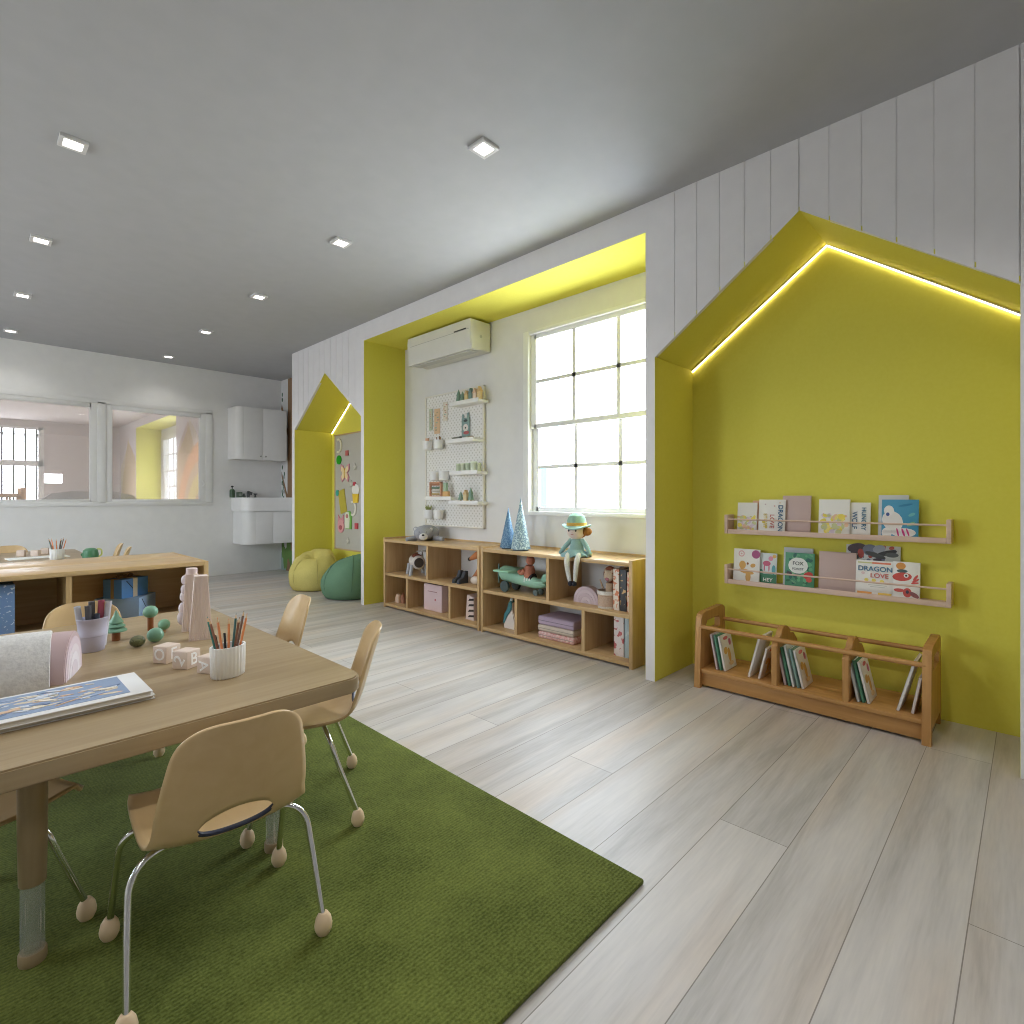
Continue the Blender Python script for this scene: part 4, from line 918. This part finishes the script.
deco('dot_magnet', 'bright green round magnet on the pin board', 6.013, 1.501, [('disc', ell(.055, .055), (30, 168, 36), .012)])
deco('dot_magnet', 'small teal round magnet on the pin board', 6.049, 1.102, [('disc', ell(.036, .036), (60, 170, 156), .012)])
deco('square_magnet', 'small red square magnet near the top of the pin board', 5.822, 1.574, [('square', [(-.03, -.03), (.03, -.03), (.03, .03), (-.03, .03)], (190, 100, 96), .012)])
deco('square_magnet', 'small red square magnet near the bottom of the pin board', 5.606, .718, [('square', [(-.034, -.034), (.034, -.034), (.034, .034), (-.034, .034)], (200, 80, 88), .012)])
W1 = [(0, .02), (-.05, .10), (-.11, .12), (-.12, .05), (-.07, 0), (-.11, -.06), (-.08, -.12), (-.02, -.08), (0, -.03), (.02, -.08), (.08, -.12), (.11, -.06), (.07, 0), (.12, .05), (.11, .12), (.05, .10)]
deco('butterfly_magnet', 'cream and pink butterfly on the pin board', 5.869, 1.339, [('outer_wing', [(a*1.12, b*1.12) for a, b in W1], (214, 150, 160), .01), ('inner_wing', [(a*.86, b*.86) for a, b in W1], (236, 214, 168), .014), ('body', ell(.012, .07), (226, 190, 90), .018)])
deco('card_magnet', 'tilted mustard yellow card on the pin board', 5.93, 1.0, [('card', [(-.075, -.14), (.075, -.14), (.075, .14), (-.075, .14)], (186, 170, 70), .008)], R(-14) if 0 else R(14))
deco('cupcake_magnet', 'cupcake with white icing and yellow case on the pin board', 5.62, 1.09, [('icing', ell(.1, .085, 20, 0, .06), (230, 226, 220), .012), ('case', [(-.08, 0), (.08, 0), (.06, -.13), (-.06, -.13)], (232, 194, 60), .016), ('cherry', ell(.03, .03, 14, -.03, .145), (206, 80, 90), .018)])
deco('animal_magnet', 'pink animal shaped magnet on the pin board', 5.964, .72, [('head', ell(.095, .10, 20, 0, -.02), (222, 160, 166), .012), ('ears', [(-.09, .04), (-.08, .15), (-.03, .1), (.03, .1), (.08, .15), (.09, .04)], (214, 146, 154), .01), ('face', ell(.05, .035, 16, 0, -.04), (184, 96, 110), .015)])
deco('animal_magnet', 'white and green animal shaped magnet on the pin board', 5.79, .78, [('body', [(-.07, -.13), (.09, -.13), (.1, .08), (.04, .14), (-.06, .12)], (120, 178, 84), .01), ('front', [(-.09, -.12), (.04, -.12), (.05, .02), (.02, .12), (-.06, .12), (-.09, .04)], (226, 226, 206), .014), ('face', ell(.035, .03, 14, -.02, .06), (200, 130, 130), .018)])
for y, z, l in [(5.639, 1.402, 'small pale grey star on the right of the pin board'), (5.72, 1.205, 'small pale grey star in the middle of the pin board'), (5.80, .534, 'small pale grey star at the bottom of the pin board')]:
    deco('star_magnet', l, y, z, [('star', [((.045 if i % 2 == 0 else .02)*math.sin(i*PI/5), (.045 if i % 2 == 0 else .02)*math.cos(i*PI/5)) for i in range(10)], (200, 196, 184), .01)])

# ---- bean bags
def bag(label, loc, rz, c, c2, fn, prof, knot=True):
    t = thing('bean_bag', label, 'bean bag', loc, rz)
    MB().lathe(prof, n=64, fn=fn).build('cushion', fabric(c, c2, 160, .85, .12, 4.0), t, ang=70)
    mb = MB()
    for k in range(6):
        a = k*PI/3+.2; pts = []
        for r, z in prof[1:-1:2]: q = fn(Vector((r*math.cos(a), r*math.sin(a), z)), a); pts.append(Vector(q)*1.003)
        mb.tube(pts, .0035, 6)
    mb.build('seam', fabric(tuple(int(v*.95) for v in c)), t)
BP = [(.20, 0), (.235, .01), (.262, .06), (.274, .14), (.272, .21), (.255, .28), (.225, .34), (.19, .385), (.14, .415), (.09, .425), (.03, .42), (.004, .415)]
def f1(q, a):
    # dished seat towards the front (local -Y), puckered rim
    r = math.hypot(q.x, q.y); z = q.z
    k = min(max((z-.2)/.2, 0), 1); front = min(1, max(0, .5-.5*q.y/.24))
    z2 = z+k*(.075*(1-front)-.085*front)-k*.09*max(0, 1-r/.16)+.006*k*math.sin(a*7+r*40)*min(1, r/.08)
    rr_ = 1+.012*math.sin(a*9+z*30)*k+.008*math.sin(a*17)*k
    return (q.x*rr_, q.y*rr_, z2)
bag('pale yellow bean bag with dished seat in the far nook', (2.87, 5.94, 0), R(-60), (218, 206, 128), (198, 186, 108), f1, BP)
def f2(q, a):
    k = min(max((q.z-.12)/.25, 0), 1); side = min(1, max(0, .5-.5*q.x/.26))   # low on local -X, tall on +X
    z2 = q.z-k*.10*side+k*.075*(1-side)
    return (q.x+k*.03*(1-side), q.y, z2)
bag('dark green bean bag in front of the pin board', (2.92, 5.20, 0), R(-70), (110, 144, 118), (98, 132, 106), f2, [(r*1.12, z*1.02) for r, z in BP])

# ---- ledges with picture books in the near nook
LW = wood((222, 196, 180), (206, 178, 162), 'X', .55)
def ledge(label, zb):
    t = thing('picture_ledge', label, 'shelf', (3.14, .781, zb), WR); hl = .518
    MB().box(-hl+.018, hl-.018, .010, .098, .001, .018).build('base', LW, t)
    MB().box(-hl+.018, hl-.018, -.0, .010, .0, .026, .002).build('front_lip', LW, t)
    for sx in (-1, 1): a = sx*hl; b = a-sx*.018; MB().box(min(a, b), max(a, b), -.002, .099, 0, .11, .002).build('end_panel', LW, t)
    MB().tube([(-hl+.01, .008, .084), (hl-.01, .008, .084)], .0045, 10, False).build('rail', LW, t)
ledge('upper pale wooden picture ledge on the yellow wall', .838); ledge('lower pale wooden picture ledge on the yellow wall', .546)
def cover_book(label, y0, y1, zb, h, x, c, lean=6, th=.008, art=None, txt=None, spine=None):
    w = abs(y1-y0); t = thing('picture_book', label, 'book', (x, (y0+y1)/2, zb), WR, 'picture books on the ledges')
    piv = bpy.data.objects.new('unused', None) if 0 else None
    A = Euler((R(-lean), 0, 0)).to_matrix().to_4x4()
    cm = MB().box(-w/2, w/2, 0, .0018, 0, h, .0006).box(-w/2, w/2, th-.0018, th, 0, h, .0006).box(-w/2, -w/2+.002, 0, th, 0, h).build('cover', plain(c, .5), t)
    pg = MB().box(-w/2+.002, w/2-.003, .0018, th-.0018, .002, h-.002).build('pages', plain((230, 226, 216), .8), t, smooth=False)
    kids = [cm, pg]
    if art: kids.append(blobs('cover_picture', t, [(a[0]*w, a[1]*h)+(a[2]*w, a[3]*h)+tuple(a[4:]) for a in art], -.0001))
    for tx in (txt or []):
        body, cx, cz, size, rgb, rot = tx
        o = text('title_lettering', body, size*h, plain(rgb, .6), t, (0, 0, 0), (0, 0, 0)); o.matrix_basis = Matrix.Translation((cx*w, -.0034, cz*h)) @ Matrix.Rotation(R(rot), 4, 'Y') @ Matrix.Rotation(PI/2, 4, 'X'); kids.append(o)
    for o in kids: o.matrix_basis = A @ o.matrix_basis
    return t
def scat(seed, n, cols, x=(-.4, .4), z=(.08, .5), r=(.03, .1)):
    q = random.Random(seed); return [(q.uniform(*x), q.uniform(*z), q.uniform(*r), q.uniform(*r)*.8, q.uniform(0, 3), q.choice(cols), 9) for _ in range(n)]
YF_ = [(232, 214, 96), (236, 222, 130), (226, 190, 160), (196, 200, 150), (216, 200, 214)]
WB = (232, 230, 224)
zu = .858
cover_book('left cream book with yellow flowers at the left end of the upper ledge', 1.245, 1.135, zu, .162, 3.186, WB, art=scat(1, 40, YF_, z=(.05, .5), r=(.04, .12)))
cover_book('peach book mostly hidden behind the DRAGON LOVE book', 1.165, 1.05, zu, .174, 3.2, (222, 176, 146))
cover_book('white DRAGON LOVE book turned sideways on the upper ledge', 1.12, .98, zu, .18, 3.172, WB, art=[(-.25, .85, .03, .02, 0, (206, 186, 190)), (.1, .8, .03, .03, 0, (222, 190, 180)), (.3, .9, .025, .02, 0, (226, 196, 150)), (-.3, .3, .06, .05, 0, (230, 212, 110)), (-.2, .15, .05, .06, 0, (226, 206, 120))],
           txt=[('DRAGON', .33, .42, .19, (66, 104, 136), 90), ('LOVE', .02, .32, .18, (198, 116, 110), 90), ('STORY', -.24, .33, .15, (226, 202, 96), 90)])
cover_book('blank mauve book on the upper ledge', 1.0, .857, zu, .202, 3.19, (196, 172, 166))
cover_book('larger cream book with yellow flowers near the middle of the upper ledge', .815, .672, zu, .182, 3.178, WB, art=scat(2, 50, YF_, z=(.05, .55), r=(.04, .12)))
cover_book('white HUNGRY WOLF book turned sideways on the upper ledge', .70, .585, zu, .166, 3.194, WB, txt=[('HUNGRY', .25, .5, .17, (70, 118, 146), 90), ('WOLF', -.1, .45, .19, (76, 110, 140), 90)])
cover_book('pale grey book behind the blue one on the upper ledge', .553, .43, zu, .204, 3.2, (206, 206, 206))
cover_book('blue sky book with white creature on the upper ledge', .535, .388, zu, .182, 3.176, (74, 150, 186), art=[(-.2, .42, .28, .28, .4, (226, 222, 220)), (-.3, .7, .14, .14, 0, (230, 228, 226)), (-.35, .1, .14, .14, 0, (228, 226, 224)), (.1, .12, .34, .12, 0, (226, 222, 222)), (-.33, .6, .05, .05, 0, (70, 90, 150)), (.1, .12, .03, .12, .3, (206, 60, 130)), (-.05, .12, .025, .12, .2, (206, 60, 130)), (.22, .13, .025, .11, .3, (206, 60, 130)), (.32, .6, .1, .04, .5, (110, 180, 190)), (.3, .35, .12, .04, .6, (130, 186, 150)), (.15, .85, .2, .03, .2, (60, 132, 172))])
zl = .566
cover_book('white squirrel book at the left end of the lower ledge', 1.262, 1.115, zl, .185, 3.172, WB, art=[(-.2, .85, .12, .1, 0, (222, 176, 176)), (-.2, .85, .08, .065, 0, WB), (-.2, .85, .04, .03, 0, (222, 176, 176)), (.35, .85, .16, .13, .3, (168, 88, 130)), (-.15, .5, .13, .13, 0, (214, 168, 96)), (0, .3, .3, .07, -.2, (214, 168, 96)), (.08, .14, .1, .16, 0, (206, 160, 90)), (.25, .5, .1, .06, .4, (214, 168, 96)), (.05, .55, .04, .04, 0, (150, 100, 70))])
cover_book('small book with pink horse and green meadow on the lower ledge', 1.135, 1.03, zl, .168, 3.19, (214, 222, 220), art=[(0, .15, .5, .15, 0, (72, 130, 100), 4), (.0, .65, .2, .09, 0, (196, 100, 128)), (-.12, .5, .03, .12, 0, (196, 100, 128)), (.12, .5, .03, .12, 0, (196, 100, 128)), (.2, .82, .12, .08, 0, (222, 150, 170)), (.38, .9, .1, .06, 0, (226, 180, 100)), (.36, .45, .1, .16, 0, (96, 160, 170)), (-.3, .35, .12, .1, 0, (96, 150, 130))], txt=[('HEY', .08, .1, .17, (232, 230, 224), 0)])
cover_book('pale grey book behind the green fox book', .997, .85, zl, .207, 3.2, (202, 206, 210))
cover_book('green forest book with white round title on the lower ledge', .98, .835, zl, .182, 3.174, (86, 150, 116), art=scat(5, 60, [(64, 120, 90), (106, 172, 130), (60, 110, 100), (130, 180, 140)], z=(.05, .95))+[(-.05, .62, .34, .24, 0, (226, 228, 222)), (.3, .35, .17, .1, .4, (196, 72, 66)), (.33, .22, .1, .07, 0, (206, 90, 80)), (-.35, .38, .1, .05, 0, (80, 70, 76))], txt=[('FOX', -.05, .68, .15, (86, 92, 92), 0), ('FOREST', -.05, .52, .09, (110, 112, 112), 0)])
cover_book('blank mauve book on the lower ledge', .815, .645, zl, .2, 3.18, (190, 166, 158))
cover_book('large landscape book with dark animals behind the lower ledge books', .695, .464, zl, .242, 3.202, (206, 208, 204), art=scat(11, 30, [(206, 208, 204), (120, 126, 142), (86, 74, 78), (60, 62, 66), (176, 84, 74), (160, 166, 178)], z=(.6, .97), r=(.03, .09))+[(-.3, .93, .18, .1, .2, (86, 74, 78)), (-.05, .9, .14, .12, 0, (120, 126, 142)), (.12, .93, .12, .08, .3, (160, 166, 178)), (.25, .85, .2, .05, .3, (66, 66, 66)), (-.22, .82, .06, .1, .1, (176, 84, 74)), (.35, .82, .12, .05, 0, (96, 100, 98)), (.05, .8, .2, .05, -.3, (84, 86, 84))])
cover_book('cream DRAGON LOVE book facing out on the lower ledge', .645, .49, zl, .168, 3.176, WB, art=[(-.25, .93, .2, .02, 0, (206, 206, 150), 4), (.2, .93, .25, .025, 0, (222, 130, 100), 4), (.0, .42, .06, .05, 0, (232, 214, 110)), (.22, .4, .06, .05, 0, (232, 214, 110)), (-.2, .42, .06, .05, 0, (232, 214, 110)), (-.3, .62, .05, .04, 0, (226, 200, 200)), (.1, .28, .25, .008, 0, (190, 190, 186), 4), (.1, .23, .2, .008, 0, (190, 190, 186), 4), (-.25, .04, .2, .03, 0, (226, 160, 90), 4), (.3, .04, .18, .03, 0, (226, 190, 90), 4)], txt=[('DRAGON', .03, .75, .2, (76, 122, 150), 0), ('LOVE', .15, .56, .19, (200, 104, 100), 0)])
cover_book('white book with red creature at the right of the lower ledge', .49, .382, zl, .172, 3.174, WB, art=[(-.2, .88, .18, .1, 0, (214, 150, 80)), (-.15, .74, .2, .05, 0, (80, 100, 100)), (-.15, .58, .36, .12, .1, (200, 84, 76)), (.0, .62, .09, .06, 0, (232, 230, 226)), (.0, .62, .04, .03, 0, (60, 60, 60)), (.34, .5, .15, .03, .6, (206, 90, 84)), (.34, .58, .15, .03, 1.0, (206, 90, 84)), (.32, .43, .15, .025, .2, (206, 90, 84)), (.05, .15, .16, .13, 0, (196, 86, 80)), (-.25, .2, .2, .05, 0, (200, 90, 84)), (.3, .1, .2, .06, -.6, (146, 92, 96)), (.05, .17, .06, .05, 0, (70, 70, 84))])

# ---- floor book rack
RK, RK2 = (196, 150, 92), (170, 122, 68)
t = thing('book_rack', 'oak floor book rack with rails below the picture ledges', 'book rack', (2.845, .826, 0), WR); hl = .521
RX = wood(RK, RK2, 'X', .45); RZ = wood(RK, RK2, 'Z', .45)
MB().box(-hl+.03, hl-.03, .015, .345, .083, .103, .003).build('shelf_board', RX, t)
MB().box(-hl+.03, hl-.03, .03, .05, .012, .083, .002).build('front_skirt', RX, t)
def end_panel(x0, x1):
    # inverted U with a handle slot: front post, rear post, top and lower panel
    mb = MB()
    out = [(0, 0), (.035, 0), (.05, .06), (.305, .06), (.32, 0), (.355, 0), (.347, .25), (.341, .38), (.332, .405), (.30, .418), (.06, .408), (.036, .398), (.022, .375)]
    hole = [(.085, .30), (.085, .335), (.10, .358), (.25, .362), (.268, .345), (.268, .30)]
    pts = out+[out[0]]+[(.085, .30)]
    # two halves meeting along a line through the slot
    lo = [(0, 0), (.035, 0), (.05, .06), (.305, .06), (.32, 0), (.355, 0), (.3455, .30), (.268, .30), (.085, .30), (.0175, .30)]
    hi = [(.0175, .30), (.085, .30), (.085, .335), (.10, .358), (.25, .362), (.268, .345), (.268, .30), (.3455, .30), (.341, .38), (.332, .405), (.30, .418), (.06, .408), (.036, .398), (.022, .375)]
    V = {}
    def vv(p, x):
        if (p, x) not in V: V[(p, x)] = mb.b.verts.new((x, p[0], p[1]))
        return V[(p, x)]
    for poly in (lo, hi):
        mb.b.faces.new([vv(p, x0) for p in poly]); mb.b.faces.new([vv(p, x1) for p in poly][::-1])
        for p, q in zip(poly, poly[1:]+poly[:1]):
            if {p, q} in ({(.0175, .30), (.085, .30)}, {(.268, .30), (.3455, .30)}): continue
            mb.b.faces.new((vv(p, x0), vv(p, x1), vv(q, x1), vv(q, x0)))
    bmesh.ops.recalc_face_normals(mb.b, faces=mb.b.faces[:])
    mb.build('end_panel', RZ, t)
end_panel(-hl, -hl+.032); end_panel(hl-.032, hl)
for xd in (-.108, .205):
    pts = [(.02, .1), (.345, .1), (.345, .28), (.29, .325)]+[(.155+.08*math.cos(R(a)), .322+.06*math.sin(R(a))) for a in range(10, 171, 14)]+[(.06, .345), (.02, .30)]
    MB().prism(pts, xd-.014, xd+.014, 'YZ', .003).build('divider', RZ, t)
for y in (.03, .325): MB().tube([(-hl+.02, y, .332), (hl-.02, y, .332)], .0115, 14, False).build('rail', RX, t)
def rack_book(label, y, x, lean, w, h, c, art=None, th=.012):
    # thin book standing on the rack, leaning along the rack; lean>0 = top towards +Y
    t = thing('picture_book', label, 'book', (x, y, .1035+abs(math.sin(R(lean)))*(th if 0 else 0)), 0, 'picture books in the floor rack')
    Rm = Matrix.Rotation(R(-lean), 4, 'X')
    lo = min((Rm @ Vector((0, yy, 0))).z for yy in (-th/2, th/2))
    Rm = Matrix.Translation((0, 0, -lo)) @ Rm
    a = MB().box(0, w, -th/2, -th/2+.002, 0, h, .0006).box(0, w, th/2-.002, th/2, 0, h, .0006).box(0, .002, -th/2, th/2, 0, h, .0006).build('cover', plain(c, .5), t)
    b = MB().box(.002, w-.003, -th/2+.002, th/2-.002, .002, h-.002).build('pages', plain((228, 222, 212), .8), t, smooth=False)
    ks = [a, b]
    if art:
        o = blobs('cover_picture', t, [(p[0]*w, p[1]*h, p[2]*w, p[3]*h)+tuple(p[4:]) for p in art], -th/2-.0001); ks.append(o)
    for o in ks: o.matrix_basis = Rm @ o.matrix_basis
ARTF = [(.45, .9, .2, .05, 0, (206, 110, 110)), (.3, .55, .16, .1, .3, (214, 170, 92)), (.55, .4, .12, .2, 0, (206, 160, 84)), (.75, .75, .1, .1, 0, (178, 96, 120)), (.6, .15, .2, .06, 0, (220, 190, 140))]
PWK, GBK, WBK = (206, 186, 186), (86, 140, 112), (226, 222, 214)
rb = [('mauve book leaning left in the first bay of the rack', 1.243, 11, .19, PWK, None), ('green book second in the first bay of the rack', 1.222, 11, .19, GBK, None), ('cream illustrated book third in the first bay of the rack', 1.200, 11, .185, WBK, ARTF),
      ('white book leaning right, first beside the left divider', 1.072, -14, .225, WBK, None), ('small white book leaning right against the left divider', 1.022, -13, .17, (222, 214, 208), ARTF),
      ('mauve book just right of the left divider', .893, 12, .19, PWK, None), ('green patterned book second right of the left divider', .874, 12, .19, GBK, None), ('pale grey book third right of the left divider', .854, 12, .2, (206, 210, 206), None), ('teal-edged book fourth right of the left divider', .834, 12, .19, (130, 160, 150), None), ('cream illustrated book outermost right of the left divider', .812, 13, .185, WBK, ARTF),
      ('pale grey book just right of the right divider', .577, 12, .2, (206, 208, 204), None), ('green book second right of the right divider', .558, 12, .19, GBK, None), ('cream illustrated book outermost right of the right divider', .537, 13, .185, WBK, ARTF),
      ('tall white book leaning right at the right end of the rack', .428, -15, .235, (226, 224, 220), None), ('small white book leaning right against the right end panel', .376, -10, .165, (224, 216, 210), None)]
for l, y, le, h, c, art in rb: rack_book(l, y, 2.905 if h < .2 else 2.90, le, .15 if h < .21 else .19, h, c, art)

# ---- sink corner
t = thing('wall_cabinet', 'white double-door wall cabinet above the sink', 'cabinet', (2.575, YF-.34, 1.56))
CW = plain((222, 221, 218), .5)
def rleft(x0, x1, y0, y1, r): # rounded front-left corner
    return [(x1, y0), (x1, y1), (x0, y1)]+[(x0+r+r*math.cos(R(a)), y0+r+r*math.sin(R(a))) for a in range(180, 271, 10)]
XE = 3.235-2.575
MB().prism(rleft(0, XE, 0, .338, .09), 0, .70, 'XY', .004).build('cabinet_body', CW, t, ang=40)
for a, b, kx in ((.095, .335, .305), (.34, XE-.005, .37)):
    d = MB().box(a, b, -.003, .004, .006, .694, .0012).build('door', CW, t)
    MB().ball((kx, -.012, .045), .012, n=12).build('knob', plain((150, 148, 146), .4), d)
t = thing('sink_vanity', 'white wall-hung sink vanity with rounded corner', 'sink', (2.62, YF-.46, .42)); XE = XF-2.62-.004
MB().prism(rleft(.02, XE, .02, .458, .14), 0, .44, 'XY', .004).build('vanity_body', CW, t, ang=40)
for a, b in ((.165, .385), (.39, XE-.004)): MB().box(a, b, .0175, .03, .004, .437, .001).build('door', CW, t)
mb = MB(); mb.prism(rleft(0, XE, 0, .458, .15), .442, .627, 'XY', .006); mb.build('basin', plain((232, 231, 229), .35), t, ang=40)
MB().lathe([(.16, .6275), (.17, .629), (.172, .6285), (.12, .626)], (.36, .24, 0), 30, fn=lambda q, a: (q.x*1.3, q.y*.9, q.z)).build('bowl_rim', plain((205, 205, 204), .3), t)
zt = .42+.627
t = thing('tap', 'dark grey mixer tap on the sink', 'tap', (2.82, YF-.06, zt)); TG = plain((110, 112, 112), .3, .8)
MB().lathe([(.02, 0), (.02, .07), (.012, .09)], n=16).build('body', TG, t); MB().tube([(0, 0, .05), (.0, -.08, .065), (.0, -.11, .04)], .011, 10).build('spout', TG, t); MB().tube([(0, 0, .085), (.05, -.02, .06)], .009, 8, False).build('lever', TG, t)
t = thing('tap', 'small dark grey valve right of the sink tap', 'tap', (2.915, YF-.06, zt)); MB().lathe([(.016, 0), (.010, .02), (.010, .035), (.02, .045), (.02, .055)], n=14).build('body', TG, t); MB().tube([(-.025, 0, .05), (.025, 0, .05)], .007, 8, False).build('lever', TG, t)
t = thing('soap_bottle', 'dark green pump soap bottle on the sink', 'bottle', (2.60, YF-.1, zt)); GB = plain((70, 92, 66), .35)
MB().lathe([(.03, 0), (.033, .004), (.033, .095), (.022, .112), (.012, .116)], n=22).build('bottle_body', GB, t); MB().tube([(0, 0, .112), (0, 0, .14)], .006, 8, False).ball((0, 0, .148), (.018, .018, .012), n=12).build('pump', DARK, t)
t = thing('soap_jar', 'dark green square jar beside the soap bottle', 'jar', (2.69, YF-.1, zt)); MB().box(-.033, .033, -.03, .03, 0, .075, .008).build('jar_body', plain((92, 108, 92), .35), t); MB().box(-.018, .018, -.0315, -.029, .02, .055).build('paper_label', plain((150, 158, 146), .6), t)
t = thing('soap_jar', 'small grey-green jar between the square jar and the tap', 'jar', (2.755, YF-.09, zt)); MB().lathe([(.02, 0), (.022, .01), (.016, .045), (.018, .055)], n=16).build('jar_body', plain((104, 112, 104), .4), t)
# mural on the right wall past the panelling
x = XW
mu = MB(); mu.mi = 0
def mflat(pts, d=.003): mu.prism(pts, XF-d, XF+.001, 'YZ')
mflat([(7.5, .0), (7.69, .0), (7.65, 1.1), (7.63, 2.74), (7.5, 2.74), (7.49, 1.2)])
mflat([(7.64, .95), (7.64, 1.06), (7.85, 1.42), (7.85, 1.36)]); mflat([(7.63, 1.9), (7.63, 2.0), (7.84, 2.4), (7.86, 2.34)]); mflat([(7.5, 1.6), (7.5, 1.7), (7.4, 1.95), (7.4, 1.88)])
mu.mi = 1; rq = random.Random(9)
for k in range(46):
    y, z = rq.choice([(7.80, 1.15), (7.81, 2.35), (7.44, 2.5), (7.8, 1.0), (7.42, 1.9), (7.8, 1.45)]); y += rq.uniform(-.05, .04); z += rq.uniform(-.25, .25); y = min(y, 7.84)
    mflat([(y+p[0], z+p[1]) for p in ell(.014, .03, 8)], .004)
mu.mi = 2
for k in range(9): mflat([(7.36+.055*k+p[0], .24+.1*math.sin(k*1.7)+p[1]) for p in ell(.04, .16, 12)], .004+k*.0002)
mu.mi = 3; mflat([(6.32, 0), (7.86, 0), (7.86, .25), (6.32, .3)], .002)
tag(mu.build('tree_mural', [plain((146, 116, 86), .8), plain((78, 104, 84), .8), plain((106, 140, 74), .8), plain((150, 170, 160), .8)], smooth=False), 'painted tree with brown trunk and leaves beside the sink', 'mural')
# pale cyan house wall outside the window
tag(MB().box(5.2, 5.5, 4.42, 4.60, -.3, 1.42).build('neighbour_wall', plain((76, 192, 200), .8), smooth=False), 'pale cyan building corner outside the bright window', 'building')

# ------------------------------------------------------------------ light and camera
WORLD = 17.0
W = bpy.data.worlds.new('daylight'); S.world = W; W.use_nodes = True
bg = W.node_tree.nodes['Background']; bg.inputs[0].default_value = (.93, .97, 1, 1); bg.inputs[1].default_value = WORLD
nt = W.node_tree; tc = N(nt, 'ShaderNodeTexCoord'); sp = N(nt, 'ShaderNodeSeparateXYZ'); nt.links.new(tc.outputs['Generated'], sp.inputs[0])
cr = N(nt, 'ShaderNodeValToRGB'); cr.color_ramp.elements[0].position = .0; cr.color_ramp.elements[1].position = .06   # pale ground below, bright overcast sky above
cr.color_ramp.elements[0].color = (.52, .555, .59, 1); cr.color_ramp.elements[1].color = (.80, .90, 1, 1)
nt.links.new(sp.outputs[2], cr.inputs[0]); nt.links.new(cr.outputs[0], bg.inputs[0])
def portal(loc, rot, sx, sy):
    li = bpy.data.lights.new('window_portal', 'AREA'); li.shape = 'RECTANGLE'; li.size = sx; li.size_y = sy; li.cycles.is_portal = True
    o = bpy.data.objects.new('window_portal', li); C.objects.link(o); o.location = loc; o.rotation_euler = rot
portal((XW+.13, (WY0+WY1)/2, (WZ0+WZ1)/2), (0, R(90), 0), WZ1-WZ0, WY1-WY0)
portal((XW+.13, 12.02, (WZ0+WZ1)/2), (0, R(90), 0), WZ1-WZ0, 1.15)
for a, b in FILLWIN: portal((XL-.13, (a+b)/2, 1.6), (0, R(-90), 0), 1.4, b-a)
portal(((bx0+bx1)/2, FAR+.11, (bz0+bz1)/2), (R(-90), 0, 0), bx1-bx0, bz1-bz0)
cam = bpy.data.cameras.new('camera'); co = bpy.data.objects.new('camera', cam); C.objects.link(co); S.camera = co
co.location = (0, 0, 1.05); co.rotation_euler = (R(90), 0, R(-45.974))
cam.sensor_width = 36; cam.lens = 537.99/1024*36; cam.shift_y = -(512-497.3)/1024; cam.clip_start = .02
S.view_settings.view_transform = 'Standard'; S.view_settings.look = 'None'; S.view_settings.exposure = .18; S.view_settings.gamma = 1
S.cycles.filter_width = 1.05; S.cycles.use_denoising = True; S.cycles.max_bounces = 10; S.cycles.diffuse_bounces = 6; S.cycles.transparent_max_bounces = 16; S.cycles.caustics_reflective = False; S.cycles.caustics_refractive = False
S.cycles.sample_clamp_indirect = 6
